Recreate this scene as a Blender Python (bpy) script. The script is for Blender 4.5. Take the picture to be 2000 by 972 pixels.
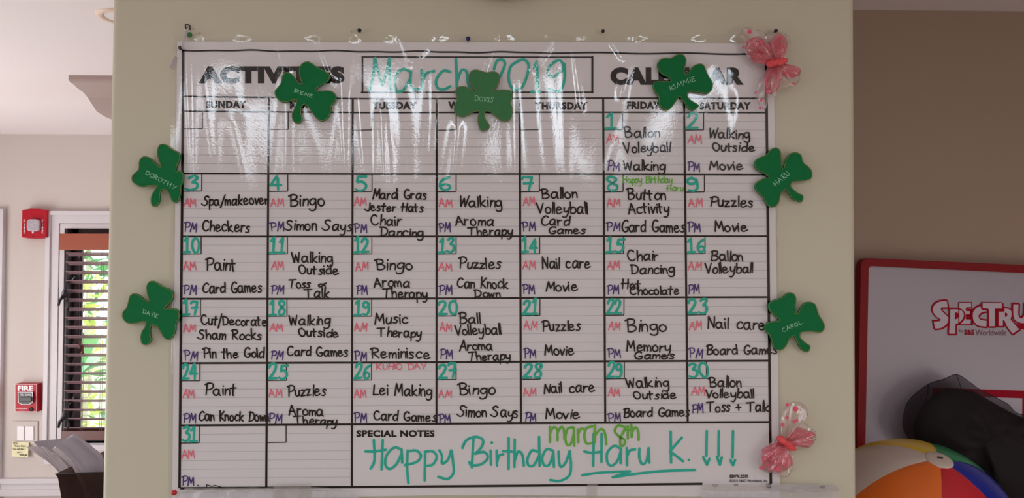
import bpy, bmesh, math, random
from mathutils import Vector, Matrix
random.seed(7)
SC = bpy.context.scene
COL = SC.collection
for o in list(bpy.data.objects):
    bpy.data.objects.remove(o)

# ------------------------------------------------------------------ camera
F = 1570.0
PITCH, YAW = math.radians(1.53), math.radians(1.55)
CAM = Vector((0, -1.57, 1.70))
cd = bpy.data.cameras.new('camera'); cam = bpy.data.objects.new('camera', cd); COL.objects.link(cam)
cam.location = CAM; cam.rotation_euler = (math.pi/2 + PITCH, 0, -YAW)
cd.sensor_width = 36; cd.lens = 36*F/2000; cd.clip_start = 0.02; cd.clip_end = 200
SC.camera = cam
FW = Vector((math.sin(YAW)*math.cos(PITCH), math.cos(YAW)*math.cos(PITCH), math.sin(PITCH)))
RT = Vector((math.cos(YAW), -math.sin(YAW), 0)); UP = RT.cross(FW)
def P(px, py, Y=0.0):
    """pixel of the 2000x972 photograph -> point on the plane y = Y"""
    d = FW*F + RT*(px-1000) + UP*(486-py)
    return CAM + d*((Y-CAM.y)/d.y)
def PZ(px, py, Z):
    d = FW*F + RT*(px-1000) + UP*(486-py)
    return CAM + d*((Z-CAM.z)/d.z)

# ------------------------------------------------------------------ view, world
SC.view_settings.view_transform = 'Standard'; SC.view_settings.look = 'None'
SC.view_settings.gamma = 1.0; SC.view_settings.use_curve_mapping = False
SC.view_settings.exposure = 0.0
W = bpy.data.worlds.new('sky'); SC.world = W; W.use_nodes = True
bg = W.node_tree.nodes['Background']; bg.inputs[0].default_value = (0.86, 0.93, 1.0, 1); bg.inputs[1].default_value = 4.2

def area(name, loc, rot, sx, sy, power, color=(1, 1, 1), spread=180):
    l = bpy.data.lights.new(name, 'AREA'); l.shape = 'RECTANGLE'; l.size = sx; l.size_y = sy
    l.energy = power; l.color = color; l.spread = math.radians(spread)
    o = bpy.data.objects.new(name, l); COL.objects.link(o); o.location = loc; o.rotation_euler = rot
    return o
R90 = math.pi/2
# added fill lamps out of view; the walls around them have no windows
area('front_left_fill', (-3.42, -2.3, 1.35), (R90, 0, -R90), 2.2, 1.4, 20, (0.93, 0.97, 1.0))
area('front_right_fill', (2.82, -3.3, 1.35), (R90, 0, R90), 1.3, 1.2, 24, (1.0, 0.97, 0.95))
area('left_room_fill', (-3.42, 1.1, 1.3), (R90*1.22, 0, -R90), 2.4, 1.9, 78, (1.0, 0.978, 0.975))
area('recess_side_fill', (2.3, -0.6, 0.95), (R90, 0, R90*0.75), 0.7, 0.8, 4.0, (1.0, 0.92, 0.88))  # unseen fill added to brighten the recess from the right

# ------------------------------------------------------------------ materials
def lin(c):
    return tuple((x/255/12.92 if x/255 <= 0.04045 else ((x/255+0.055)/1.055)**2.4) for x in c)
def mat(name, rgb, rough=0.6, var=0.0, scale=20, bump=0.0, bscale=80, metal=0.0, spec=0.5, emit=0.0, coat=0.0, stretch=None):
    m = bpy.data.materials.new(name); m.use_nodes = True
    nt = m.node_tree; b = nt.nodes['Principled BSDF']
    c = lin(rgb)
    b.inputs['Base Color'].default_value = (*c, 1); b.inputs['Roughness'].default_value = rough
    b.inputs['Metallic'].default_value = metal; b.inputs['Specular IOR Level'].default_value = spec
    b.inputs['Coat Weight'].default_value = coat
    tc = nt.nodes.new('ShaderNodeTexCoord'); mp = nt.nodes.new('ShaderNodeMapping')
    nt.links.new(tc.outputs['Object'], mp.inputs['Vector'])
    if stretch: mp.inputs['Scale'].default_value = stretch
    n = nt.nodes.new('ShaderNodeTexNoise'); n.inputs['Scale'].default_value = scale; n.inputs['Detail'].default_value = 4
    nt.links.new(mp.outputs[0], n.inputs['Vector'])
    r = nt.nodes.new('ShaderNodeMix'); r.data_type = 'RGBA'
    k = var or 0.02
    r.inputs['A'].default_value = (*[max(0, x*(1-k)) for x in c], 1); r.inputs['B'].default_value = (*[min(1, x*(1+k)) for x in c], 1)
    nt.links.new(n.outputs['Fac'], r.inputs['Factor']); nt.links.new(r.outputs['Result'], b.inputs['Base Color'])
    if bump:
        n2 = nt.nodes.new('ShaderNodeTexNoise'); n2.inputs['Scale'].default_value = bscale; n2.inputs['Detail'].default_value = 3
        nt.links.new(tc.outputs['Object'], n2.inputs['Vector'])
        bp = nt.nodes.new('ShaderNodeBump'); bp.inputs['Strength'].default_value = bump; bp.inputs['Distance'].default_value = 0.002
        nt.links.new(n2.outputs['Fac'], bp.inputs['Height']); nt.links.new(bp.outputs[0], b.inputs['Normal'])
    if emit:
        b.inputs['Emission Color'].default_value = (*c, 1); b.inputs['Emission Strength'].default_value = emit
    return m
def film(name, tint, body, body_amt, rough=0.08, gloss=1.0, bump=0.0, bscale=300, ior=1.5):
    """thin clear plastic: sees through, reflects by Fresnel, with an optional part of coloured body"""
    m = bpy.data.materials.new(name); m.use_nodes = True; nt = m.node_tree; nt.nodes.clear()
    out = nt.nodes.new('ShaderNodeOutputMaterial')
    tr = nt.nodes.new('ShaderNodeBsdfTransparent'); tr.inputs[0].default_value = (*tint, 1)
    df = nt.nodes.new('ShaderNodeBsdfDiffuse'); df.inputs[0].default_value = (*lin(body), 1)
    gl = nt.nodes.new('ShaderNodeBsdfGlossy'); gl.inputs['Roughness'].default_value = rough; gl.inputs[0].default_value = (1, 1, 1, 1)
    fr = nt.nodes.new('ShaderNodeFresnel'); fr.inputs[0].default_value = ior
    ge = nt.nodes.new('ShaderNodeNewGeometry'); mr_ = nt.nodes.new('ShaderNodeMapRange')   # same reflectance from both sides
    mr_.inputs['To Min'].default_value = ior; mr_.inputs['To Max'].default_value = 1/ior
    nt.links.new(ge.outputs['Backfacing'], mr_.inputs['Value']); nt.links.new(mr_.outputs[0], fr.inputs[0])
    mu = nt.nodes.new('ShaderNodeMath'); mu.operation = 'MULTIPLY'; mu.inputs[1].default_value = gloss; mu.use_clamp = True
    nt.links.new(fr.outputs[0], mu.inputs[0])
    a = nt.nodes.new('ShaderNodeMixShader'); a.inputs[0].default_value = body_amt
    nt.links.new(tr.outputs[0], a.inputs[1]); nt.links.new(df.outputs[0], a.inputs[2])
    b = nt.nodes.new('ShaderNodeMixShader'); nt.links.new(mu.outputs[0], b.inputs[0])
    nt.links.new(a.outputs[0], b.inputs[1]); nt.links.new(gl.outputs[0], b.inputs[2]); nt.links.new(b.outputs[0], out.inputs[0])
    if bump:
        tc = nt.nodes.new('ShaderNodeTexCoord'); n = nt.nodes.new('ShaderNodeTexNoise')
        n.inputs['Scale'].default_value = bscale; n.inputs['Detail'].default_value = 3
        nt.links.new(tc.outputs['Object'], n.inputs['Vector'])
        bp = nt.nodes.new('ShaderNodeBump'); bp.inputs['Strength'].default_value = bump; bp.inputs['Distance'].default_value = 0.001
        nt.links.new(n.outputs['Fac'], bp.inputs['Height'])
        nt.links.new(bp.outputs[0], gl.inputs['Normal']); nt.links.new(bp.outputs[0], fr.inputs['Normal'])
    return m
M = dict(
    pillar=mat('cream_pillar_paint', (203, 195, 173), 0.55, 0.03, 3, 0.08, 160),
    wall=mat('pale_pink_wall_paint', (206, 196, 190), 0.7, 0.02, 2, 0.05, 120),
    brown=mat('brown_wall_paint', (174, 151, 135), 0.7, 0.03, 2, 0.05, 120),
    ceil=mat('white_ceiling_paint', (240, 230, 231), 0.8, 0.01, 2),
    trim=mat('white_trim_paint', (214, 207, 211), 0.45, 0.01, 5),
    crown=mat('taupe_moulding_paint', (172, 152, 146), 0.5, 0.02, 6),
    floor=mat('grey_beige_floor', (172, 164, 154), 0.4, 0.08, 3, 0.05, 30),
    paper=mat('white_laminated_paper', (232, 226, 227), 0.5, 0.012, 6, spec=0.0),
    black=mat('black_print_ink', (14, 12, 14), 0.5, spec=0.0),
    marker=mat('black_marker_ink', (18, 16, 20), 0.45, 0.15, 200, spec=0.0),
    rule=mat('grey_rule_ink', (204, 198, 202), 0.6, spec=0.0),
    teal=mat('teal_marker_ink', (34, 186, 164), 0.45, 0.30, 260, spec=0.0),
    green=mat('green_marker_ink', (112, 190, 72), 0.45, 0.25, 260, spec=0.0),
    pink=mat('pink_marker_ink', (240, 120, 138), 0.5, 0.14, 400, spec=0.0),
    purple=mat('purple_marker_ink', (78, 54, 124), 0.5, 0.35, 300, spec=0.0),
    foam=mat('green_craft_foam', (18, 112, 62), 0.8, 0.06, 60, 0.15, 900, spec=0.2),
    foam2=mat('lighter_green_craft_foam', (66, 124, 80), 0.8, 0.06, 60, 0.15, 900, spec=0.2),
    glitter=mat('gold_glitter_glue', (140, 136, 70), 0.35, 0.5, 700, 0.4, 900, metal=0.3),
    silver=mat('pale_green_pen_ink', (150, 206, 176), 0.4, 0.1, 200),
    red=mat('red_plastic', (176, 18, 38), 0.4, 0.04, 20, spec=0.25),
    redframe=mat('red_board_frame', (138, 4, 18), 0.5, 0.04, 12, spec=0.25),
    redink=mat('red_print_ink', (168, 12, 40), 0.6, spec=0.1),
    board=mat('white_board_surface', (174, 165, 178), 0.35, 0.01, 4),
    boardfill=mat('white_logo_ink', (206, 194, 206), 0.6),
    greyink=mat('grey_red_print_ink', (140, 84, 100), 0.5),
    white=mat('white_plastic', (238, 232, 234), 0.4),
    lens=mat('clear_strobe_lens', (176, 168, 178), 0.15, 0.35, 90, 0.8, 120, spec=0.8),
    dark=mat('black_plastic', (26, 20, 24), 0.35),
    pinb=mat('navy_pin_head', (20, 24, 92), 0.3),
    pinr=mat('red_pin_head', (190, 20, 26), 0.3),
    pink_knot=mat('coral_ribbon', (226, 74, 78), 0.4, 0.15, 300),
    dotp=mat('pink_printed_dot', (226, 84, 112), 0.4),
    dotw=mat('white_printed_dot', (246, 236, 238), 0.4),
    wood=mat('reddish_stained_wood', (158, 78, 52), 0.35, 0.16, 30, 0, stretch=(1, 1, 14)),
    slat=mat('mauve_brown_blind_slat', (144, 114, 120), 0.4, 0.1, 20),
    frame=mat('dark_brown_window_frame', (52, 38, 42), 0.45, 0.12, 14),
    rail=mat('mahogany_bottom_rail', (96, 46, 38), 0.3, 0.15, 20),
    metalm=mat('worn_aluminium', (150, 150, 156), 0.3, 0.1, 60, metal=0.8),
    cord=mat('taupe_cord', (140, 120, 116), 0.7),
    sticky=mat('pale_yellow_note', (240, 232, 190), 0.7, 0.02, 9),
    folder=mat('grey_card', (158, 146, 154), 0.42, 0.05, 8),
    folder2=mat('light_grey_card', (202, 190, 194), 0.5, 0.05, 8),
    leaf=mat('palm_leaf_green', (116, 178, 66), 0.5, 0.45, 5, spec=0.3),
    leaf2=mat('pale_banana_leaf_green', (140, 196, 130), 0.5, 0.3, 4, spec=0.3),
    bark=mat('pale_trunk', (190, 178, 150), 0.8, 0.3, 12),
    clockwood=mat('brown_clock_rim', (112, 70, 56), 0.35, 0.1, 20),
    lampring=mat('beige_downlight_trim', (232, 208, 190), 0.5),
    glow_strip=mat('glare_strip_glow', (232, 245, 255), 0.5, emit=9.5),  # glow of the added strips that make the vinyl glare
    counter=mat('beige_laminate', (176, 160, 142), 0.5, 0.05, 6),
)
M['sheet'] = film('clear_vinyl_sheet', (0.985, 0.985, 0.985), (230, 230, 235), 0.0, 0.04, 1.85, 0.10, 260)
M['sleeve'] = film('clear_page_sleeve', (0.95, 0.95, 0.96), (228, 224, 230), 0.34, 0.12, 1.4, 0.4, 160)
M['tape'] = film('clear_tape', (0.93, 0.92, 0.92), (206, 198, 192), 0.3, 0.2, 1.0)
M['cello'] = film('clear_cellophane', (0.97, 0.94, 0.94), (236, 206, 206), 0.12, 0.1, 2.2, 0.6, 260)
M['cellopink'] = film('pink_cellophane', (0.97, 0.72, 0.74), (236, 124, 138), 0.32, 0.12, 2.2, 0.6, 240)
M['mesh'] = film('sheer_black_mesh', (0.80, 0.78, 0.80), (52, 42, 46), 0.34, 0.6, 0.2)
M['holder'] = film('smoky_brown_acrylic', (0.22, 0.13, 0.11), (50, 34, 32), 0.45, 0.12, 1.0)
M['glass'] = film('clear_louvre_glass', (0.93, 0.97, 0.95), (220, 240, 232), 0.10, 0.02, 1.0)
M['meshdark'] = mat('black_mesh_contents', (26, 21, 23), 0.8, 0.5, 30, 0.8, 40, spec=0.15)
for k, rgb in dict(b_white=(212, 196, 184), b_orange=(240, 116, 40), b_red=(206, 38, 52), b_blue=(18, 42, 150), b_green=(24, 138, 84), b_yellow=(226, 190, 58)).items():
    M[k] = mat('ball_vinyl_' + k[2:], rgb, 0.32, 0.03, 8, coat=0.2)

# ------------------------------------------------------------------ mesh helpers
def link(name, me, m, parent=None):
    o = bpy.data.objects.new(name, me); COL.objects.link(o)
    for x in (m if isinstance(m, (list, tuple)) else [m]): me.materials.append(M[x])
    if parent: o.parent = parent; o.matrix_parent_inverse = Matrix.Translation(-parent.location)
    return o
class MB:
    """collects geometry for ONE mesh object"""
    def __init__(s): s.v = []; s.f = []; s.mi = []; s.smooth = []
    def add(s, vs, fs, mi=0, smooth=False):
        n = len(s.v); s.v += [tuple(v) for v in vs]
        for f in fs: s.f.append(tuple(i+n for i in f)); s.mi.append(mi); s.smooth.append(smooth)
        return s
    def box(s, a, b, mi=0):
        x0, y0, z0 = a; x1, y1, z1 = b
        return s.add([(x0,y0,z0),(x1,y0,z0),(x1,y1,z0),(x0,y1,z0),(x0,y0,z1),(x1,y0,z1),(x1,y1,z1),(x0,y1,z1)],
                     [(0,3,2,1),(4,5,6,7),(0,1,5,4),(1,2,6,5),(2,3,7,6),(3,0,4,7)], mi)
    def prism(s, pts, d, mi=0):
        """closed outline of 3-D points pushed by the vector d"""
        n = len(pts); d = Vector(d)
        return s.add([Vector(p) for p in pts] + [Vector(p)+d for p in pts],
                     [tuple(range(n)), tuple(range(2*n-1, n-1, -1))] + [(i, i+n, (i+1) % n+n, (i+1) % n) for i in range(n)], mi)
    def tube(s, pts, r, n=8, mi=0, cap=True, closed=False):
        pts = [Vector(p) for p in pts]; N = len(pts); vs = []; fs = []
        rr = r if isinstance(r, (list, tuple)) else [r]*N
        for i, p in enumerate(pts):
            t = (pts[(i+1) % N] - pts[i-1]) if closed else (pts[min(i+1, N-1)] - pts[max(i-1, 0)])
            if t.length < 1e-9: t = Vector((0, 0, 1))
            t.normalize(); a = t.cross(Vector((0, 1, 0)))
            if a.length < 1e-3: a = t.cross(Vector((1, 0, 0)))
            a.normalize(); b = t.cross(a)
            for k in range(n):
                q = 2*math.pi*k/n; vs.append(p + (a*math.cos(q) + b*math.sin(q))*rr[i])
        for i in range(N if closed else N-1):
            j = (i+1) % N
            for k in range(n): fs.append((i*n+k, i*n+(k+1) % n, j*n+(k+1) % n, j*n+k))
        if cap and not closed: fs += [tuple(range(n-1, -1, -1)), tuple(range((N-1)*n, N*n))]
        return s.add(vs, fs, mi, True)
    def lathe(s, c, prof, n=24, axis='y', mi=0, a0=0, a1=2*math.pi):
        """prof = (radius, offset along axis)"""
        vs = []; full = abs(a1-a0-2*math.pi) < 1e-6; K = n if full else n+1; m = len(prof)
        for k in range(K):
            q = a0 + (a1-a0)*k/n; ca, sa = math.cos(q), math.sin(q)
            for r, h in prof:
                vs.append({'y': (c[0]+r*ca, c[1]+h, c[2]+r*sa), 'z': (c[0]+r*ca, c[1]+r*sa, c[2]+h), 'x': (c[0]+h, c[1]+r*ca, c[2]+r*sa)}[axis])
        fs = []
        for k in range(n):
            k2 = (k+1) % K
            for i in range(m-1): fs.append((k*m+i, k*m+i+1, k2*m+i+1, k2*m+i))
        return s.add(vs, fs, mi, True)
    def build(s, name, m, parent=None, bevel=0):
        me = bpy.data.meshes.new(name); me.from_pydata(s.v, [], s.f)
        o = link(name, me, m, parent)
        me.polygons.foreach_set('material_index', s.mi); me.polygons.foreach_set('use_smooth', s.smooth)
        bm = bmesh.new(); bm.from_mesh(me); bmesh.ops.recalc_face_normals(bm, faces=bm.faces); bm.to_mesh(me); bm.free()
        me.update()
        if bevel:
            md = o.modifiers.new('bevel', 'BEVEL'); md.width = bevel; md.segments = 3; md.limit_method = 'ANGLE'
        return o
def tag(o, label=None, cat=None, group=None, kind=None):
    for k, v in (('label', label), ('category', cat), ('group', group), ('kind', kind)):
        if v: o[k] = v
    return o
def thing(name, loc, label, cat, group=None):
    o = bpy.data.objects.new(name, None); COL.objects.link(o); o.location = loc; o.empty_display_size = 0.02
    return tag(o, label, cat, group)
def struct(mb, name, m, bevel=0, parent=None):
    o = mb.build(name, m, parent, bevel)
    if not parent: o['kind'] = 'structure'
    return o

# smooth curve through points; 's' corners given as a set of indices
def smooth(pts, closed=False, sharp=(), seg=5):
    n = len(pts); out = []
    rng = range(n if closed else n-1)
    for i in rng:
        p1, p2 = pts[i], pts[(i+1) % n]
        p0 = pts[i-1] if (closed or i > 0) else p1
        p3 = pts[(i+2) % n] if (closed or i+2 < n) else p2
        if i in sharp: p0 = p1
        if (i+1) % n in sharp: p3 = p2
        for k in range(seg):
            t = k/seg; t2 = t*t; t3 = t2*t
            out.append(tuple(0.5*((2*p1[a]) + (-p0[a]+p2[a])*t + (2*p0[a]-5*p1[a]+4*p2[a]-p3[a])*t2 + (-p0[a]+3*p1[a]-3*p2[a]+p3[a])*t3) for a in range(2)))
    if not closed: out.append(tuple(pts[-1]))
    return out
def parse(s):
    """'x,y x,y! x,y|x,y x,y' -> strokes of (points, sharp indices)"""
    res = []
    for st in s.split('|'):
        pts = []; sh = set()
        for i, w in enumerate(st.split()):
            if w[-1] in '!s': sh.add(i); w = w[:-1]
            a, b = w.split(','); pts.append((float(a), float(b)))
        res.append((pts, sh))
    return res
STK = [0]
def ribbon(mb, pts, w, Y, mi=0, taper=True, caps=True):
    """flat stroke of width w (pixels) along pixel points, laid on the plane y = Y"""
    STK[0] = (STK[0]+1) % 10; Y = Y - STK[0]*1.4e-5      # ink strokes lie one on another, never in one plane
    q = [pts[0]]
    for p in pts[1:]:
        if math.hypot(p[0]-q[-1][0], p[1]-q[-1][1]) > 0.12: q.append(p)
    if len(q) == 1: q.append((q[0][0]+0.3, q[0][1]))
    for i in range(1, len(q)-1):                            # a sharp turn starts a new stroke with a round join
        ax, ay = q[i][0]-q[i-1][0], q[i][1]-q[i-1][1]; bx, by = q[i+1][0]-q[i][0], q[i+1][1]-q[i][1]
        if ax*bx+ay*by < 0.5*math.hypot(ax, ay)*math.hypot(bx, by):
            ribbon(mb, q[:i+1], w, Y, mi, False, caps); ribbon(mb, q[i:], w, Y, mi, taper, caps); return
    n = len(q); L = []; Rr = []
    for i in range(n):
        a = q[max(i-1, 0)]; b = q[min(i+1, n-1)]
        dx, dy = b[0]-a[0], b[1]-a[1]; d = math.hypot(dx, dy) or 1
        nx, ny = -dy/d, dx/d; h = w/2*(1-0.22*(i/(n-1))**2 if taper else 1)
        L.append((q[i][0]+nx*h, q[i][1]+ny*h)); Rr.append((q[i][0]-nx*h, q[i][1]-ny*h))
    vs = [P(*p, Y) for p in L] + [P(*p, Y) for p in Rr]
    mb.add(vs, [(i, i+1, n+i+1, n+i) for i in range(n-1)], mi)
    if caps:
        for c, h, e in ((q[0], w/2, 5e-6), (q[-1], w/2*(0.78 if taper else 1), 9e-6)):
            mb.add([P(c[0]+h*math.cos(k*math.pi/4), c[1]+h*math.sin(k*math.pi/4), Y-e) for k in range(8)], [tuple(range(8))], mi)

GL = {
'A':"0,0 30,100! 60,0|6,38 54,38", 'B':"8,100 8,0|-6,90 20,102 46,96 50,76 36,60 14,52! 44,50 58,30 46,8 22,0 4,6", 'C':"56,84 38,98 16,86 4,55 8,22 28,2 48,6 62,20",
'D':"8,98 8,0|-4,95 30,94 56,72 58,38 40,8 4,0", 'E':"44,96 6,96! 6,0! 46,0|6,50 38,50", 'G':"56,86 38,98 16,84 4,50 10,18 32,2 54,10 60,40! 34,36",
'H':"6,98 6,0|52,98 52,0|-10,52 60,56", 'I':"6,98 6,0", 'J':"38,98 38,30 30,4 10,2 -14,20", 'K':"6,100 6,0|52,94 8,44! 56,0", 'L':"8,98 6,4! 50,8",
'M':"0,0 12,98! 34,30! 58,96! 66,0", 'N':"4,0 8,98! 48,6! 54,98", 'O':"32,98 8,80 4,40 20,4 42,4 58,36 54,74 34,97", 'P':"8,98 8,0|-8,90 22,102 52,92 54,66 34,48 10,46",
'R':"8,98 8,0|-6,88 22,100 50,90 50,66 12,50! 58,0", 'S':"56,88 38,100 16,90 14,70 34,54 46,34 34,8 10,2 -16,20", 'T':"-8,90 66,96|30,94 27,0", 'U':"4,98 6,24 24,0 44,14 48,98",
'V':"0,98 28,0! 56,100", 'W':"0,96 14,2! 32,74! 48,2! 66,100", 'Y':"0,98 24,54|52,98 18,0",
'a':"48,52 30,62 10,50 4,24 16,2 34,8 46,34 48,58! 48,12 58,0", 'b':"6,100 6,4!|6,34 24,58 46,48 48,18 28,0 6,8", 'c':"44,50 28,60 8,44 6,16 24,0 46,10",
'd':"46,54 26,60 6,40 8,8 28,2 46,26|48,104 48,0", 'e':"6,30 40,36 36,56 18,58 6,36 10,8 28,0 54,16", 'g':"46,52 26,60 6,42 10,16 30,12 46,38|47,58 47,-10 34,-34 10,-36 0,-24",
'h':"6,104 6,0!|6,30 24,58 42,50 44,0", 'i':"6,60 6,0|8,88 9,82", 'k':"6,104 6,0|42,62 8,26! 48,0", 'l':"6,104 6,0", 'm':"4,58 4,0|4,34 16,56 28,46 30,2|30,34 44,56 56,46 58,0",
'n':"4,58 4,0|4,34 20,57 36,48 38,0", 'o':"28,60 8,48 4,20 20,0 40,8 46,36 28,60", 'p':"4,58 4,-44|4,36 22,60 44,48 42,16 22,2 4,12", 'r':"4,58 4,0|4,32 18,54 36,54",
's':"38,54 22,62 10,48 22,34 34,20 24,2 2,4", 't':"16,94 14,8 22,0|-6,60 38,62", 'u':"4,58 4,18 18,0 36,16 40,58! 40,2", 'v':"0,58 18,0! 38,60", 'w':"0,58 12,2! 26,44! 38,2! 52,60",
'y':"4,58 8,24 24,16 42,34|45,60 40,-10 22,-40 0,-34", 'z':"2,56 36,56! 4,2! 42,6", '/':"0,-30 36,114", '+':"-2,36 44,38|20,62 22,8", '&':"40,28 26,46 8,30 12,10 28,14 40,40 60,62|46,52 52,-4",
'.':"4,2 5,2", ',':"6,6 2,-10", '0':"32,98 8,80 4,40 20,4 42,4 54,36 52,74 34,97", '1':"4,76 24,98! 22,2|-2,0 46,3", '2':"4,74 14,94 38,98 48,78 30,40 0,2! 54,5",
'3':"4,88 26,100 44,88 24,58! 46,48 48,18 24,0 -2,10", '4':"40,98 0,34! 60,36|44,80 38,0", '5':"52,98 12,96! 8,60! 34,60 50,36 40,8 16,0 -2,10", '6':"46,94 16,72 4,34 18,2 42,10 44,34 24,44 8,28",
'7':"0,84 10,96 46,94! 26,0|6,50 50,54", '8':"44,88 24,100 6,84 20,60 46,34 40,6 14,2 6,26 28,54 46,76 42,92", '9':"44,86 24,98 6,80 12,56 34,58 46,84! 44,30 26,2 2,8",
"'":"4,100 2,84", '?':"4,80 24,98 40,80 22,50 22,34|22,4 23,4", ':':"4,50 5,50|4,8 5,8"}
GL = {k: parse(v) for k, v in GL.items()}
def gw(c): return max(p[0] for st, _ in GL[c] for p in st)
def write(mb, text, x0, x1, yb, cap, w, Y, mi=0, slope=0.0, jit=2.5, gap=15, space=52, wseg=4):
    """single-stroke handwriting: fits text between pixel columns x0..x1 on baseline yb (slope = dy/dx)"""
    pos = []; x = 0
    for c in text:
        if c == ' ': x += space; continue
        pos.append((c, x)); x += gw(c) + gap
    tot = x - gap; sx = (x1-x0)/tot; sy = cap/100
    sn, cs = math.sin(math.atan(slope)), math.cos(math.atan(slope))
    for c, gx in pos:
        jx, jy, js = random.uniform(-jit, jit), random.uniform(-jit, jit)*1.5, random.uniform(0.92, 1.10)
        sh = random.uniform(-0.12, 0.12)
        for pts, sharp in GL[c]:
            q = []
            for a, b in pts:
                u = (gx + jx + a + b*sh)*sx; v = (b*js + jy)*sy
                q.append((x0 + u*cs + v*sn + random.uniform(-.22, .22), yb + u*sn - v*cs + random.uniform(-.22, .22)))
            ribbon(mb, smooth(q, False, sharp, wseg) if len(q) > 2 else [q[0], ((q[0][0]+q[1][0])/2+random.uniform(-.3, .3), (q[0][1]+q[1][1])/2), q[1]], w, Y, mi)
def trace(mb, s, ox, oy, f, w, Y, mi=0, seg=6):
    for pts, sharp in parse(s):
        q = [(ox+a*f, oy+b*f) for a, b in pts]
        ribbon(mb, smooth(q, False, sharp, seg), w, Y, mi, taper=False)
def printed(text, x0, x1, ytop, ybot, Y, bold=0.03, ref=None):
    """solid printed lettering from the built-in face, fitted into a pixel box on the plane y = Y"""
    cu = bpy.data.curves.new('t', 'FONT'); cu.body = text; cu.offset = bold*1.7; cu.space_character = 1+bold*3.0; cu.resolution_u = 3
    ob = bpy.data.objects.new('t', cu); COL.objects.link(ob)
    me = ob.evaluated_get(bpy.context.evaluated_depsgraph_get()).to_mesh()
    vs = [v.co.copy() for v in me.vertices]; fs = [tuple(p.vertices) for p in me.polygons]
    ob.evaluated_get(bpy.context.evaluated_depsgraph_get()).to_mesh_clear()
    bpy.data.objects.remove(ob); bpy.data.curves.remove(cu)
    ax, bx = min(v.x for v in vs), max(v.x for v in vs); ay, by = min(v.y for v in vs), max(v.y for v in vs)
    s = MB(); s.add([P(x0+(v.x-ax)/(bx-ax)*(x1-x0), ybot-(v.y-ay)/(by-ay)*(ybot-ytop), Y) for v in vs], fs)
    return s
def merge(a, b): a.add(b.v, b.f); return a

# ================================================================== structure
CZ = 2.46
FY = 2.97            # far wall of the left room
mb = MB(); mb.box((-3.6, -4.7, -0.1), (3.0, 3.2, 0)); struct(mb, 'floor', 'floor')
mb = MB(); mb.box((-3.6, -4.7, CZ), (3.0, 3.2, CZ+0.1)); struct(mb, 'ceiling', 'ceil')
mb = MB(); mb.box((-3.6, -4.7, 0), (-3.5, 3.2, CZ)); struct(mb, 'wall_left', 'wall')
mb = MB(); mb.box((-3.5, -4.7, 0), (3.0, -4.6, CZ)); struct(mb, 'wall_rear', 'brown')
mb = MB(); mb.box((2.9, -4.6, 0), (3.0, 0.73, CZ)); struct(mb, 'wall_right', 'brown')
# pillar / partition that carries the calendar
c_bl, c_br, c_tl, c_tr = P(196.5, 980), P(1675.5, 980), P(217.5, 0), P(1670.5, 0)
def ext(a, b, z):
    t = (z-a.z)/(b.z-a.z); return a.x + (b.x-a.x)*t
xl0, xl1 = ext(c_bl, c_tl, 0), ext(c_bl, c_tl, CZ); xr0, xr1 = ext(c_br, c_tr, 0), ext(c_br, c_tr, CZ)
mb = MB(); rs = []
def rounded(x0, x1, y0, y1, r, n=6):
    o = []
    for cx, cy, a in ((x0+r, y0+r, math.pi), (x1-r, y0+r, 1.5*math.pi), (x1-r, y1-r, 0), (x0+r, y1-r, math.pi/2)):
        for k in range(n+1): q = a + k/n*math.pi/2; o.append((cx+r*math.cos(q), cy+r*math.sin(q)))
    return o
lo = [(x, y, 0) for x, y in rounded(xl0, xr0, 0, 0.14, 0.014)]; hi = [(x, y, CZ) for x, y in rounded(xl1, xr1, 0, 0.14, 0.014)]
n = len(lo); mb.add(lo+hi, [(i, (i+1) % n, n+(i+1) % n, n+i) for i in range(n)], 0, True); mb.add(lo, [tuple(range(n))]); mb.add(hi, [tuple(range(n))])
struct(mb, 'wall_front', 'pillar')
# recess on the right
mb = MB(); mb.box((0.60, 0.73, 0), (2.9, 0.83, CZ)); struct(mb, 'wall_back', 'brown')
mb = MB(); mb.box((0.58, 0.14, 0), (0.64, 0.73, CZ)); struct(mb, 'wall_recess', 'brown')
# block behind the pillar that carries the crown moulding
YB = CAM.y + 3.28
xm = P(224, 225, YB).x
mb = MB(); mb.box((xm, YB, 0), (0.58, YB+0.35, CZ)); struct(mb, 'wall_middle', 'crown')
prof = [(0.0, 225), (12, 222), (24, 213), (31, 199), (36, 188), (42, 179), (50, 172), (54, 167), (59, 163), (61, 158), (61, 150)]
mb = MB(); k = 3.16/F; vs = []
z150 = P(190, 150, YB).z
for dx, py in prof:
    o = dx*k; z = CZ - (py-150)*k
    vs += [(0.58, YB-o, z), (xm-o, YB-o, z), (xm-o, YB+0.35, z)]
mb.add(vs, [(3*i+j, 3*i+j+1, 3*i+j+4, 3*i+j+3) for i in range(len(prof)-1) for j in (0, 1)], 0, False)
struct(mb, 'trim_1', 'crown')

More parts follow.
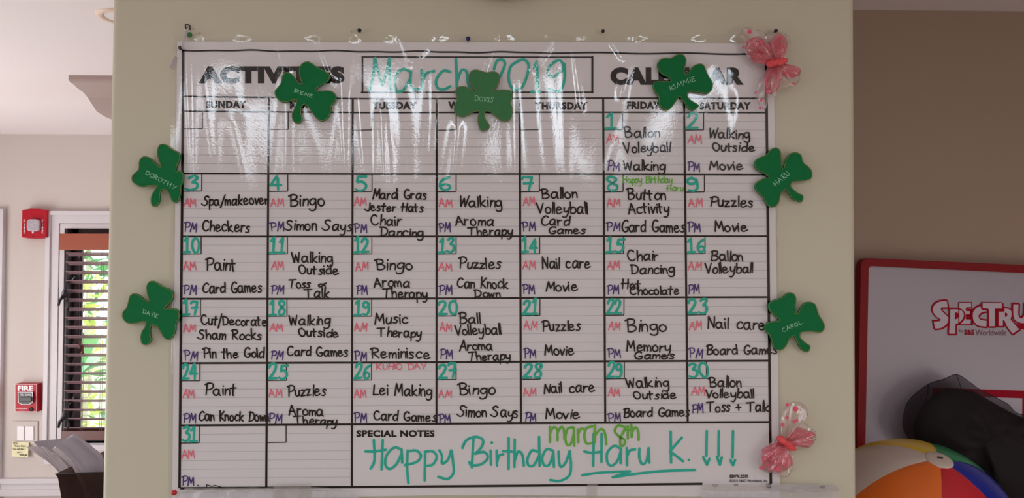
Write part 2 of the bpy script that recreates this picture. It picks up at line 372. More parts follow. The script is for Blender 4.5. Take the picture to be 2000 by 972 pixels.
# far wall with window opening
wl, wr = P(127, 600, FY).x, P(127, 600, FY).x + 0.92
wt, wb_ = P(150, 446, FY).z, P(150, 865, FY).z
mb = MB(); T = 0.13
mb.box((-3.5, FY, 0), (wl, FY+T, CZ)); mb.box((wr, FY, 0), (0.6, FY+T, CZ)); mb.box((wl, FY, 0), (wr, FY+T, wb_)); mb.box((wl, FY, wt), (wr, FY+T, CZ))
struct(mb, 'wall_far', 'wall')
def casing(mb, x0, x1, z0, z1, w, sill=False):
    """stepped casing round an opening"""
    for d0, d1, y in ((0, 0.25, 0.018), (0.22, 0.32, 0.012), (0.3, 0.78, 0.022), (0.76, 1.0, 0.034)):
        a, b = w*d0, w*d1
        mb.box((x0-b, FY-y, z0), (x0-a, FY, z1+b)); mb.box((x1+a, FY-y, z0), (x1+b, FY, z1+b))
        mb.box((x0-a, FY-y, z1+a), (x1+a, FY, z1+b))
mb = MB(); casing(mb, wl, wr, wb_, wt, 0.095)
mb.box((wl-0.11, FY-0.05, wb_-0.03), (wr+0.11, FY+0.05, wb_)); mb.box((wl-0.09, FY-0.02, wb_-0.11), (wr+0.09, FY, wb_-0.03))
struct(mb, 'trim_2', 'trim')
xd = P(9, 600, FY).x; zd = P(5, 409, FY).z
mb = MB(); mb.box((xd-0.09, FY-0.03, 0), (xd, FY, zd)); mb.box((xd-0.075, FY-0.036, 0), (xd-0.02, FY-0.03, zd-0.01)); mb.box((-3.5, FY-0.03, zd-0.09), (xd-0.09, FY, zd)); struct(mb, 'trim_3', 'trim')
mb = MB(); z1, z2, z3, z4 = [P(20, y, FY).z for y in (932, 941, 953, 966)]
x_l, x_r = xd, wl-0.09
for a, b, y in ((z2, z1, 0.035), (z3, z2, 0.018), (z4, z3, 0.028)): mb.box((x_l, FY-y, b if b < a else a), (0.5, FY, a if a > b else b))
struct(mb, 'trim_4', 'trim')

# ------------------------------------------------------------------ window_1: dark frame with glass louvres
win = bpy.data.objects.new('window_1', None); COL.objects.link(win); win.location = (wl, FY+0.06, wb_); win['kind'] = 'structure'
yw0, yw1 = FY+0.05, FY+0.10
mb = MB(); xj = wl + 15*4.54/F
mb.box((wl, yw0, wb_), (xj, yw1, wt)); mb.box((wr-0.03, yw0, wb_), (wr, yw1, wt)); mb.box((wl, yw0, wt-0.05), (wr, yw1, wt)); mb.box((wl, yw0, wb_), (wr, yw1, wb_+0.04))
mb.box((wl, FY-0.01, wb_), (wl+0.012, yw0, wt))
mb.build('window_frame', 'frame', win)
nl = 11; ph = (wt-wb_-0.09)/nl
for i in range(nl):
    zc = wb_+0.04 + ph*(i+0.5)
    mb = MB(); a = math.radians(38); hh = ph*0.6
    mb.add([(xj, yw0+0.02-hh*math.sin(a), zc-hh*math.cos(a)), (wr-0.03, yw0+0.02-hh*math.sin(a), zc-hh*math.cos(a)), (wr-0.03, yw0+0.02+hh*math.sin(a), zc+hh*math.cos(a)), (xj, yw0+0.02+hh*math.sin(a), zc+hh*math.cos(a))], [(0, 1, 2, 3)])
    o = mb.build('glass_louvre', 'glass', win); md = o.modifiers.new('s', 'SOLIDIFY'); md.thickness = 0.004
    mb = MB()
    mb.prism([(xj-0.004, yw0-0.045, zc-hh*0.85), (xj+0.045, yw0-0.045, zc-hh*0.85), (xj+0.022, yw0+0.01, zc+hh*0.8), (xj+0.004, yw0+0.01, zc+hh*0.8)], (0, 0.012, 0))
    mb.build('louvre_clip', 'frame', win)
for py in (575, 812):
    c = P(131, py, FY-0.03); mb = MB()
    mb.tube([c+Vector((0.02, 0.03, 0.10)), c+Vector((0.0, 0, 0.06)), c+Vector((-0.004, -0.01, 0)), c+Vector((-0.03, -0.02, -0.03)), c+Vector((-0.035, -0.02, -0.06))], [0.008, 0.009, 0.012, 0.009, 0.006])
    mb.tube([c+Vector((0.0, -0.01, 0.02)), c+Vector((0.014, -0.012, -0.05)), c+Vector((0.01, -0.01, -0.09))], 0.006)
    h = mb.build('louvre_crank', 'dark', win)
    mb = MB(); mb.tube([c+Vector((-0.022, -0.034, -0.025)), c+Vector((-0.004, -0.028, 0.03))], 0.0035); mb.build('crank_lever', 'metalm', h)

# ------------------------------------------------------------------ blind
yb = FY-0.055
v0, v1 = P(118, 456, yb), P(118, 488, yb)
blind = thing('window_blind', (v0.x, yb, P(150, 858, yb).z), 'brown slatted blind with a reddish wooden valance, hanging in the left window', 'window blind')
mb = MB(); mb.box((v0.x, yb-0.012, v1.z), (wr+0.03, yb+0.004, v0.z)); mb.box((v0.x, yb+0.004, v1.z), (v0.x+0.01, FY-0.036, v0.z)); mb.build('valance', 'wood', blind, 0.0015)
ys = FY+0.0
x0 = P(131, 600, ys-0.02).x; pys = [496 + 17.85*i for i in range(20)]
mb = MB(); L_ = wr-0.02-x0
vs = []
for i in range(5):
    t = i/4-0.5; vs += [(0, t*0.045, 0.0035*math.cos(t*3)), (L_, t*0.045, 0.0035*math.cos(t*3))]
for i in range(5):
    t = i/4-0.5; vs += [(0, t*0.045, 0.0035*math.cos(t*3)-0.004), (L_, t*0.045, 0.0035*math.cos(t*3)-0.004)]
mb.add(vs, [(2*i, 2*i+1, 2*i+3, 2*i+2) for i in range(4)] + [(10+2*i, 12+2*i, 13+2*i, 11+2*i) for i in range(4)] + [(0, 10, 11, 1), (8, 9, 19, 18), (0, 2, 4, 6, 8, 18, 16, 14, 12, 10), (1, 11, 13, 15, 17, 19, 9, 7, 5, 3)])
slat0 = None
for py in pys:
    z = P(160, py, ys-0.022).z
    if slat0 is None: slat0 = mb.build('slat', 'slat', blind); s = slat0
    else: s = slat0.copy(); COL.objects.link(s)
    s.location = Vector((x0, ys-0.022, z)); s.rotation_euler = (math.radians(-21+random.uniform(-1.5, 1.5)), 0, 0)
za, zb = P(160, 839, ys-0.02).z, P(160, 858, ys-0.02).z
mb = MB(); mb.box((x0-0.01, ys-0.046, zb), (wr-0.01, ys+0.004, za)); mb.build('bottom_rail', 'rail', blind, 0.003)
for px in (162, 166, 199, 203):
    a, b = P(px, 488, ys-0.047), P(px, 842, ys-0.047); b.x = a.x
    mb = MB(); mb.tube([a, b], 0.0011, 5); mb.build('ladder_cord', 'cord', blind)
for px, py in ((156, 676), (161, 686)):
    a = P(px, 488, ys-0.058); b = P(px, py-12, ys-0.058); c = P(px, py, ys-0.058)
    mb = MB(); mb.tube([a, b], 0.0009, 5); co = mb.build('pull_cord', 'cord', blind)
    mb = MB(); mb.lathe(c, [(0.0, 0.036), (0.004, 0.036), (0.007, 0.0), (0.012, -0.012), (0.0, -0.012)], 10, 'z'); mb.build('cord_tassel', 'rail', co)

# ------------------------------------------------------------------ garden beyond the window
mb = MB(); mb.box((-12, 3.2, -0.35), (6, 30, -0.3)); tag(mb.build('garden_ground', 'bark'), kind='structure')
def frond(mb, base, az, L, up, droop, wid, n=9, leaflets=True):
    pts = []
    for i in range(n):
        t = i/(n-1); r = L*t*math.cos(up*(1-0.3*t)); z = L*t*math.sin(up) - droop*t*t*L
        pts.append(Vector(base)+Vector((math.cos(az)*r, math.sin(az)*r, z)))
    side = Vector((-math.sin(az), math.cos(az), 0))
    if leaflets:
        for i in range(1, n*3):
            t = i/(n*3); j = min(int(t*(n-1)), n-2); u = t*(n-1)-j; p = pts[j].lerp(pts[j+1], u); d = (pts[j+1]-pts[j]).normalized()
            for s in (-1, 1):
                l = wid*math.sin(math.pi*min(1, t+0.12))**0.6; tip = p + side*s*l + d*l*0.5 + Vector((0, 0, -0.35*l))
                mb.add([p-d*0.012, p+d*0.02, tip], [(0, 1, 2)])
        mb.tube(pts, 0.008, 5)
    else:
        vs = []
        for i, p in enumerate(pts):
            w = wid*math.sin(math.pi*min(0.97, (i+0.4)/n))**0.7; vs += [p-side*w+Vector((0, 0, 0.25*w)), p, p+side*w+Vector((0, 0, 0.25*w))]
        mb.add(vs, [(3*i+j, 3*i+j+1, 3*i+j+4, 3*i+j+3) for i in range(n-1) for j in (0, 1)], 0, True)
def palm(name, x, y, h, nf, L, wid, m, label, leaflets, up=(0.5, 1.3)):
    t = thing(name, (x, y, -0.3), label, 'palm plant' if leaflets else 'plant')
    mb = MB(); mb.tube([(x, y, -0.3), (x+0.04, y, h*0.5), (x, y, h)], [0.07, 0.05, 0.04], 8); mb.build('trunk', 'bark', t)
    for k in range(nf):
        mb = MB(); frond(mb, (x, y, h), 2*math.pi*k/nf+random.uniform(-.3, .3), L*random.uniform(.8, 1.1), random.uniform(*up), random.uniform(.35, .8), wid, leaflets=leaflets)
        mb.build('frond' if leaflets else 'leaf', m, t)
palm('palm_plant', -6.0, 10.6, 2.0, 15, 1.6, 0.35, 'leaf', 'bright green palm with fine fronds at the back of the garden', True)
palm('banana_plant', -3.35, 4.9, 0.75, 9, 0.85, 0.11, 'leaf2', 'pale broad-leaved plant seen between the middle slats of the window', False, (0.8, 1.4))

def shrub(x, y, h, n, rad, m, label):
    t = thing('garden_shrub', (x, y, -0.3), label, 'shrub', 'shrubs outside the window'); mb = MB()
    mb.tube([(x, y, -0.3), (x+0.02, y, h*0.6)], [0.03, 0.015], 6); mb.build('stem', 'bark', t); mb = MB()
    for _ in range(n):
        a = random.uniform(0, 6.283); q = random.random()**0.6*rad; z = random.uniform(-0.25, h); c = Vector((x+q*math.cos(a), y+q*math.sin(a), z))
        d = Vector((random.uniform(-1, 1), random.uniform(-1, 1), random.uniform(-0.4, 0.9))).normalized()*random.uniform(0.06, 0.16); s_ = d.cross(Vector((random.uniform(-1, 1), random.uniform(-1, 1), random.uniform(-1, 1)))).normalized()*d.length*0.22
        mb.add([c-d, c+s_, c+d, c-s_], [(0, 1, 2, 3)])
    mb.build('foliage', m, t)
M['leaf3'] = mat('yellow_green_leaf', (196, 206, 96), 0.5, 0.3, 6, spec=0.2); M['leaf4'] = mat('dark_green_leaf', (74, 136, 66), 0.5, 0.4, 6, spec=0.2)
shrub(-3.95, 6.4, 1.7, 200, 0.5, 'leaf3', 'yellow-green shrub in the garden, seen through the upper slats of the window')
shrub(-4.75, 8.0, 2.4, 330, 0.6, 'leaf4', 'taller darker shrub farther back in the garden beyond the window')

# ------------------------------------------------------------------ fire alarm strobe
yf = FY-0.05
def rect_px(x0, y0, x1, y1, Y): return [P(x0, y0, Y), P(x1, y0, Y), P(x1, y1, Y), P(x0, y1, Y)]
def pbox(mb, x0, y0, x1, y1, Y, d, mi=0): mb.prism(rect_px(x0, y0, x1, y1, Y), (0, d, 0), mi)
st = thing('fire_strobe', P(67, 465, FY), 'red fire alarm strobe with clear lens on the pale wall', 'fire alarm')
mb = MB(); mb.prism([P(x, y, yf) for x, y in [(43, 410), (50, 408.5), (60, 407.5), (74, 407.5), (84, 408.5), (92, 410.5), (91, 463), (80, 465), (67, 466), (54, 465), (42, 463)]], (0, 0.05, 0)); mb.build('housing', 'red', st, 0.003)
ln = []
for a in range(24):
    q = 2*math.pi*a/24; c, s_ = math.cos(q), math.sin(q); ln.append((63.5+12*math.copysign(abs(c)**0.5, c), 439.5+12*math.copysign(abs(s_)**0.5, s_)))
mb = MB(); mb.prism([P(x, y, yf-0.022) for x, y in ln], (0, 0.024, 0)); mb.build('strobe_lens', 'lens', st, 0.004)
mb = MB(); pbox(mb, 62.5, 451, 65.5, 455.5, yf-0.004, 0.005); mb.build('strobe_tab', 'white', st)
mb = MB(); mb.lathe(P(64, 461.5, yf-0.001), [(0, 0), (0.004, 0), (0.004, 0.002)], 10); mb.build('screw', 'dark', st)
for xx in (46.6, 82):
    mb = MB()
    for i, c in enumerate('FIRE'):
        y = 434+i*7
        for pts, sh in parse({'F': '0,100 0,0|0,100 60,100|0,52 46,52', 'I': '20,100 20,0', 'R': '0,0 0,100! 50,96 50,60 0,50! 56,0', 'E': '60,100 0,100! 0,0! 60,0|0,50 46,50'}[c]):
            ribbon(mb, [(xx+a*0.035, y-b*0.05) for a, b in pts], 1.1, yf-0.0015, taper=False)
    mb.build('lettering', 'white', st)
# ------------------------------------------------------------------ pull station
ps = thing('fire_pull_station', P(51, 806, FY), 'red fire alarm pull station with white FIRE lettering', 'fire alarm')
mb = MB(); pbox(mb, 28.5, 749, 72.5, 804.5, yf, 0.05); mb.build('housing', 'red', ps, 0.005)
mb = MB()
for a, b in (((29.5, 750), (71.5, 750)), ((71.5, 750), (71.5, 803.5)), ((71.5, 803.5), (29.5, 803.5)), ((29.5, 803.5), (29.5, 750))): ribbon(mb, [a, b], 0.8, yf-0.001, taper=False)
mb.build('edge_line', 'white', ps)
printed('FIRE', 34.5, 64.5, 752.5, 762.5, yf-0.001, 0.03).build('lettering', 'white', ps)
mb = MB(); mb.prism([P(x, y, yf-0.012) for x, y in [(35.5, 766), (63, 766), (62.5, 786), (56, 789), (43, 789), (36.5, 786)]], (0, 0.014, 0)); mb.build('handle_recess', 'dark', ps)
mb = MB(); ribbon(mb, [(35.5, 765.5), (63.2, 765.5), (62.8, 786), (56, 789.5), (43, 789.5), (36, 786), (35.5, 765.5)], 1.1, yf-0.013, taper=False); mb.build('handle_edge', 'white', ps)
mb = MB(); pbox(mb, 38, 775, 61, 784, yf-0.024, 0.012); hd = mb.build('pull_bar', 'dark', ps, 0.003)
printed('PULL DOWN', 40, 60, 768.5, 773.5, yf-0.0135, 0.0).build('pull_lettering', 'white', ps)
mb = MB(); ribbon(mb, [(32.5, 797), (53, 797)], 1.4, yf-0.0015, taper=False); ribbon(mb, [(37, 800.5), (49, 800.5)], 0.9, yf-0.0015, taper=False); mb.build('maker_lettering', 'white', ps)
mb = MB(); mb.lathe(P(61.5, 799, yf-0.001), [(0, -0.003), (0.011, -0.003), (0.012, 0.001)], 16); mb.build('key_lock', 'dark', ps)
# ------------------------------------------------------------------ switch plate, sticky note
sw = thing('switch_plate', P(49, 862, FY), 'white double rocker switch plate below the pull station', 'light switch')
mb = MB(); pbox(mb, 22.5, 822, 73.5, 868, FY-0.008, 0.008); mb.build('plate', 'wall', sw, 0.003)
for a, b in ((33, 46.5), (49, 65.5)):
    mb = MB(); pbox(mb, a, 832, b, 860, FY-0.014, 0.008); mb.build('rocker', 'white', sw, 0.002)
sn = thing('sticky_note', P(39, 892, FY-0.01), 'pale yellow sticky note with handwriting stuck under the switch plate', 'note')
mb = MB(); q = [(24.5, 862), (56, 863.5), (54.5, 893), (22.5, 891)]
mb.prism([P(x, y, FY-0.017-(0.006 if y > 880 else 0)) for x, y in q], (0, 0.0008, 0)); mb.build('note_paper', 'sticky', sn)
mb = MB(); random.seed(3)
for tx, a, b, y in (('Attn:', 25.5, 34, 866.5), ('Please leave', 27, 50, 872), ('the switches', 25, 47, 878), ('on', 33, 42, 884), ('thank you', 38, 52, 889)):
    write(mb, tx.replace(':', '.'), a, b, y, 3.4, 0.55, FY-0.0245+0.0, wseg=2)
mb.build('note_writing', 'marker', sn)

# ------------------------------------------------------------------ recessed ceiling light
c = PZ(243, 32, CZ)
dl = thing('recessed_downlight', c, 'round beige recessed ceiling light at the top left beside the pillar', 'ceiling light')
mb = MB(); mb.lathe((c.x, c.y, CZ), [(0.078, 0.0), (0.077, -0.006), (0.062, -0.008), (0.056, -0.003), (0.055, 0.0)], 32, 'z'); mb.build('trim_ring', 'lampring', dl)
mb = MB(); mb.lathe((c.x, c.y, CZ-0.0035), [(0.055, 0.0), (0.04, 0.0015), (0.0, 0.002)], 28, 'z'); mb.build('lamp_face', 'ceil', dl)

# ------------------------------------------------------------------ unseen glowing strips added under the ceiling to put glare streaks on the vinyl
for i, (x, y, w_, l_) in enumerate(((-1.62, -2.7, 0.12, 2.4), (-1.05, -2.7, 0.12, 2.4), (-0.45, -2.7, 0.12, 2.4), (0.2, -2.7, 0.12, 2.4), (0.85, -2.7, 0.12, 2.4))):
    t = thing('added_glare_strip', (x, y, CZ), 'long unseen glowing strip added for the vinyl glare, %s' % ('leftmost', 'second from left', 'middle one', 'second from right', 'rightmost')[i], 'ceiling light', 'added glare strips over the room in front')
    mb = MB(); e = 0.02
    mb.box((x-w_/2-e, y-l_/2-e, CZ-0.03), (x-w_/2, y+l_/2+e, CZ)); mb.box((x+w_/2, y-l_/2-e, CZ-0.03), (x+w_/2+e, y+l_/2+e, CZ))
    mb.box((x-w_/2, y-l_/2-e, CZ-0.03), (x+w_/2, y-l_/2, CZ)); mb.box((x-w_/2, y+l_/2, CZ-0.03), (x+w_/2, y+l_/2+e, CZ)); mb.build('housing', 'trim', t)
    mb = MB(); mb.box((x-w_/2, y-l_/2, CZ-0.022), (x+w_/2, y+l_/2, CZ-0.005)); mb.build('glow_strip', 'glow_strip', t)

# ================================================================== the calendar
random.seed(11)
YP, YR, YG, YN, YT, YM = -0.0032, -0.0035, -0.0037, -0.0039, -0.0041, -0.0043
cal = thing('activities_calendar', P(925, 972, 0), 'large white laminated activities wall calendar filled in by hand for March 2019', 'calendar')
def lerp(a, b, t): return a+(b-a)*t
VT = [357.5, 525, 689, 853, 1015, 1178, 1336, 1497]; VB = [350, 520, 687, 852.5, 1018, 1183, 1344.5, 1505.5]
def vx(i, y): return lerp(VT[i], VB[i], (y-190)/755)
HL = {0: (188, 193, 191.5, 192), 1: (217, 220, 219, 220), 2: (339, 340, 340, 341), 3: (461.5, 461.5, 461, 461), 4: (583, 583, 581, 580), 5: (709, 707.5, 705.5, 704), 6: (830.5, 828, 825.5, 824), 7: (953, 950.5, 947, 943)}
def hy(k, x):
    a = HL[k]; t = (x-350)/1150*3; i = max(0, min(2, int(t))); return lerp(a[i], a[i+1], t-i)
# paper
mb = MB(); q = [(346, 81), (700, 82.5), (1100, 82), (1500, 85), (1511, 86), (1516, 500), (1523, 950), (1523, 972), (1400, 969), (1100, 967.5), (840, 967), (340, 975), (336, 972), (341, 500)]
mb.prism([P(x, y, YP) for x, y in q], (0, 0.0005, 0)); mb.build('paper_sheet', 'paper', cal)
# printed grid
mb = MB()
def hline(k, x0, x1, w, n=16): ribbon(mb, [(x0+(x1-x0)*i/n, hy(k, x0+(x1-x0)*i/n)) for i in range(n+1)], w, YG, taper=False, caps=False)
ribbon(mb, [(355+i*11.45, 98+0.075*i + 0.9*math.sin(i*0.42) + (1.2*math.sin(i*0.9) if i < 60 else 0)*0.5) for i in range(101)], 3.4, YG, taper=False, caps=False)
hline(0, 357, 1499, 3.2); hline(1, 357, 1497, 3.2)
for k, w in ((2, 3.4), (3, 3.6), (4, 3.8), (5, 4.0), (6, 4.2)): hline(k, vx(0, HL[k][0]), vx(7, HL[k][3]), w)
hline(7, 352, 1372, 4.6)
ribbon(mb, [(1434, 946.5), (1441, 946.3)], 1.8, YG, taper=False)
ribbon(mb, [(357.5, 97), (357.5, 190), (350.5, 953)], 5.2, YG, taper=False, caps=False)
ribbon(mb, [(1496.5, 105), (1497, 190), (1505.5, 944)], 5.2, YG, taper=False, caps=False)
for i in range(1, 7): ribbon(mb, [(vx(i, y), y) for y in (hy(0, vx(i, 190)), 500, hy(6, VB[i]))], 4.2, YG, taper=False, caps=False)
for i in (1, 2): ribbon(mb, [(vx(i, 828), 828), (vx(i, 950), 951)], 4.4, YG, taper=False, caps=False)
for a, b, w in (((707, 111), (1157, 111.5), 3), ((1157, 110.5), (1157, 180.5), 4), ((1158, 180), (706, 180.5), 3.2), ((708, 181), (708, 111), 3.4)): ribbon(mb, [a, b], w, YG, taper=False)
for r in range(1, 7):                                  # small date squares
    for c in range(7 if r < 6 else 2):
        y0 = hy(r, vx(c, 300)); x0 = vx(c, y0); ribbon(mb, [(x0+38, y0), (x0+38, y0+34), (x0, y0+34.5)], 1.9, YG, taper=False, caps=False)
mb.build('printed_grid', 'black', cal)
mb = MB()                                              # faint writing lines
for r in range(1, 7):
    for c in range(7 if r < 6 else 2):
        for j in range(1, 7):
            t = j/7.15; xa0, xb0 = vx(c, 300), vx(c+1, 300)
            ya = lerp(hy(r, xa0), hy(r+1, xa0), t); yb2 = lerp(hy(r, xb0), hy(r+1, xb0), t)
            xa = vx(c, ya) + (40 if j <= 2 else 3); ribbon(mb, [(xa, ya), (vx(c+1, ya)-3, yb2)], 1.25, YR, taper=False, caps=False)
mb.build('ruled_lines', 'rule', cal)
printed('ACTIVITIES', 388, 673, 129, 163, YG, 0.044).build('printed_heading', 'black', cal)
printed('CALENDAR', 1192, 1453, 131, 166, YG, 0.044).build('printed_heading', 'black', cal)
for t, a, b, y in (('SUNDAY', 402, 482, 196.5), ('MONDAY', 566, 651, 198), ('TUESDAY', 727, 815, 198.5), ('WEDNESDAY', 875, 996, 198), ('THURSDAY', 1045, 1148, 199), ('FRIDAY', 1224, 1290, 198), ('SATURDAY', 1366, 1467, 199)):
    printed(t, a, b, y, y+15, YG, 0.036).build('printed_day_name', 'black', cal)
printed('SPECIAL NOTES', 696, 849, 839.5, 853, YG, 0.03).build('printed_heading', 'black', cal); printed('ssww.com', 1425, 1461, 926.5, 933, YG, 0.02).build('printed_web_address', 'black', cal); mb = (printed('©2011 S&S® Worldwide, Inc.', 1425, 1500, 935.5, 942, YG, 0.012))
mb.build('printed_copyright_line', 'black', cal)

# hand-lettered heading and greeting
mb = MB()
trace(mb, "205,335 197,470 165,585|210,335 240,460 268,545! 300,440 322,335|322,335 325,500 337,585|485,440 430,420 380,460 362,530 380,590 430,585 482,500|490,440 485,540 510,578 555,575|575,430 578,585|578,520 610,455 672,435|795,440 740,435 690,500 695,560 740,580 797,555|842,340 848,470 850,560|850,520 885,430 925,440 935,520 960,600", 680, 30, 0.25, 5.6, YN)
mb.build('handwritten_month', 'teal', cal); mb = MB()
trace(mb, "1140,420 1160,360 1200,345 1225,380 1190,470 1130,590 1215,590|1340,350 1270,400 1255,500 1290,580 1350,570 1395,480 1410,390 1375,345 1330,355|1450,410 1475,360! 1480,590|1430,598 1500,595|1690,400 1650,350 1580,390 1560,450 1600,480 1670,430 1690,380! 1690,500 1650,590 1570,575", 680, 30, 0.25, 5.6, YN)
mb.build('handwritten_year', 'teal', cal)
mb = MB()
trace(mb, "195,190 202,380 165,462|280,190 270,470|115,298 200,298 310,282|460,280 390,262 320,330 305,420 345,465 410,420 455,330|460,290 466,405|518,290 512,450 525,600|518,300 600,290 645,340 600,400 490,428|685,300 680,575|690,300 760,300 795,350 760,420 705,435|820,288 845,340 845,412 900,380 930,290|935,290 950,400 955,500 900,560 810,540|1145,160 1130,450|1040,265 1080,190 1170,160 1235,190 1220,260 1160,320! 1250,305 1280,360 1220,420 1130,430 1105,400|1308,290 1312,425|1315,213 1322,214|1365,290 1370,435|1370,400 1390,340 1430,325|1480,170 1480,465|1425,295 1515,300|1538,185 1535,445|1540,380 1570,300 1610,330 1625,435|1750,300 1700,290 1660,370 1670,430 1720,430 1765,350|1770,160 1775,435|1900,290 1840,280 1800,360 1820,430 1870,420 1905,320|1905,290 1912,445", 690, 820, 0.205, 5.2, YN)
trace(mb, "200,300 205,400 225,445 270,400 305,295|305,295 318,430 300,530 210,580 120,570|535,130 530,435|610,130 608,400|445,298 520,312 600,300|790,270 730,245 665,310 665,400 705,435 760,390 792,300|795,270 792,410|850,265 852,430|852,350 880,290 930,280|970,270 970,360 1000,420 1040,380 1057,265|1057,265 1064,405|1268,110 1272,405|1375,165 1260,300! 1320,340 1385,392|1440,378 1442,379|1612,105 1608,340|1578,352 1615,425! 1638,368|1727,105 1724,340|1708,350 1737,425! 1755,355|1862,105 1858,355|1837,380 1862,430! 1882,380|425,525 600,500 880,488|880,490 715,545! 950,510 1200,485 1500,475", 1050, 820, 0.205, 5.2, YN)
mb.build('handwritten_greeting', 'teal', cal)
mb = MB()
trace(mb, "118,65 118,210|120,120 150,70 185,90 190,195|190,120 225,65 250,90 255,180|345,70 290,80 265,160 280,235 320,220 345,130|345,75 350,245|385,90 388,210|388,130 410,85 440,85|520,60 465,80 445,150 465,220 510,220|545,50 545,210|545,150 600,85 640,120 655,230|835,70 770,50 735,100 770,150 830,190 820,240 790,235 790,170 820,110 835,75|860,55 860,175|830,95 895,95|893,45 897,160|900,110 935,70 960,110 962,190", 1050, 820, 0.205, 4.8, YM)
mb.build('handwritten_date_note', 'green', cal)
mb = MB(); ribbon(mb, [(386.5, 947.2), (388, 948)], 2.6, YM); ribbon(mb, [(403.5, 946), (403, 951.5)], 2.0, YM); ribbon(mb, [(405, 946.5), (413, 949), (420, 947.2), (432, 950.5)], 1.8, YM); mb.build('ink_flecks', 'marker', cal)

# date numbers (teal), one part per day
def rowy(r, c): return hy(r, vx(c, 300)+20)
for d in range(1, 32):
    k = d+4; r, c = k//7+1, k % 7
    y0 = rowy(r, c); x0 = vx(c, y0); mb = MB(); s = str(d)
    wide = {20: 43, 15: 40, 23: 42, 25: 42, 28: 42, 30: 45, 27: 42, 16: 40}.get(d, 36)
    if len(s) == 1: write(mb, s, x0+6, x0+27, y0+32, 28, 5.3, YN, jit=1.5)
    else: write(mb, s, x0+5, x0+wide-3, y0+31.5, 28, 5.3, YN, jit=1.5, gap=13)
    mb.build('date_number', 'teal', cal)
# AM / PM marks
ADY = {1: (59, 112), 2: (62, 112), 3: (65, 112), 4: (63, 118), 5: (67, 117), 6: (65, 117)}
for r in range(1, 7):
    for c in range(7):
        d = (r-1)*7+c-4
        if d < 1 or d > 31: continue
        y0 = rowy(r, c); a, p = ADY[r]
        if d == 30: p = 101
        ox = {3: 4, 5: 4, 1: 5, 7: 5, 9: 5, 30: 6}.get(d, 5) + random.uniform(-1, 2)
        xa = vx(c, y0+60)
        mb = MB(); write(mb, 'AM', xa+ox, xa+ox+random.uniform(22, 27), y0+a+random.uniform(-1, 2), 16, 2.3, YT, slope=random.uniform(-.03, .06), gap=14); mb.build('morning_mark', 'pink', cal)
        ox += random.uniform(0, 2)
        mb = MB(); write(mb, 'PM', xa+ox, xa+ox+random.uniform(21, 25), y0+p+random.uniform(-1, 2), 17.5, 2.6, YT, slope=random.uniform(-.02, .08), gap=12); mb.build('afternoon_mark', 'purple', cal)
# hand-written activities: (text, x0, x1, baseline, cap height)
E = {1: [('Ballon',1221,1288,268.5,20),('Voleyball',1220,1308,298,20),('Walking',1218,1299,331.5,19)],
2: [('Walking',1384.5,1464,269.5,19),('Outside',1392,1474,295,17),('Movie',1386.5,1451,331,18)],
3: [('Spa/makeover',396,525,401,19),('Checkers',394.5,487,450.5,21)], 4: [('Bingo',566,633,402,23),('Simon Says',559,686,449,21)],
5: [('Mardi Gras',728,832.5,388,19),('Jester Hats',715,826,411.5,16),('Chair',725.5,783,440,20),('Dancing',743,826.5,460,17)],
6: [('Walking',897,980,403,20),('Aroma',890,964,440,19),('Therapy',915.5,1000,460,17)],
7: [('Ballon',1058,1127,387.5,19),('Volleyball',1049,1148,416,21),('Card',1056,1111,440,18),('Games',1071,1143,456.5,14)],
8: [('Button',1226,1300,389.5,20),('Activity',1228.5,1307,417,20),('Gard Games',1214,1337,452.5,22)],
9: [('Puzzles',1387,1470,402.5,20),('Movie',1396.5,1460,451,20)],
10: [('Paint',402.5,461,528,23),('Card Games',394.5,511,572,21)], 11: [('Walking',571,649,512,20),('Outside',584.5,661,535,17),('Toss',564,605,561.5,17),('&',620,638,561,15),('Talk',596.5,642,580,18)],
12: [('Bingo',735,805,526.5,22),('Aroma',731,799.5,560.5,20),('Therapy',749,834.5,580,18)],
13: [('Puzzles',897,977.5,524,20),('Can Knock',892,992,561.5,20),('Down',927.5,977,579.5,14)],
14: [('Nail care',1059,1153,525,22),('Movie',1067,1128,568,20)],
15: [('Chair',1226.5,1286,509,20),('Dancing',1232.5,1317,535,18),('Hot',1214.5,1250,564,19),('Chocolate',1231,1326,576,17)],
16: [('Ballon',1388,1451,508.5,20),('Volleyball',1377.5,1470,533.5,19)],
17: [('Cut/Decorate',393.5,522,633.5,18),('Sham Rocks',388.5,510.5,662,19),('Pin the Gold',397.5,515,699,19)],
18: [('Walking',566,644,635,19),('Outside',584,661,656,16),('Card Games',560.5,679.5,694,19)],
19: [('Music',733,797,631.5,20),('Therapy',739.5,822.5,656.5,18),('Reminisce',725.5,840,698,20)],
20: [('Ball',897,938,631,20),('Volleyball',889,979,654,19),('Aroma',897.5,962,684,19),('Therapy',915.5,996,703.5,16)],
21: [('Puzzles',1060,1133.5,646,20),('Movie',1064,1121,693,19)], 22: [('Bingo',1225,1302,647,23),('Memory',1224.5,1309,685,20),('Games',1240,1316,701,15)],
23: [('Nail care',1382,1495,641,22),('Board Games',1379.5,1518,692,18)], 24: [('Paint',400,461,772,22),('Can Knock Down',388,524,821,19)],
25: [('Puzzles',563,636,773.5,21),('Aroma',564.5,631,810,20),('Therapy',577,657.5,828,16)], 26: [('Lei Making',727.5,843,770.5,22),('Card Games',730,851,820,19)],
27: [('Bingo',897,967,771,21),('Simon Says',895,1012,813,20)], 28: [('Nail care',1062,1161.5,767.5,20),('Movie',1066,1132,817,20)],
29: [('Walking',1224.5,1306,757,20),('Outside',1238.5,1321.5,779,16),('Board Games',1218,1346,814.5,19)],
30: [('Ballon',1386,1447,755,20),('Volleyball',1378,1472.5,776,17),('Toss + Talk',1382,1502,804,20)]}
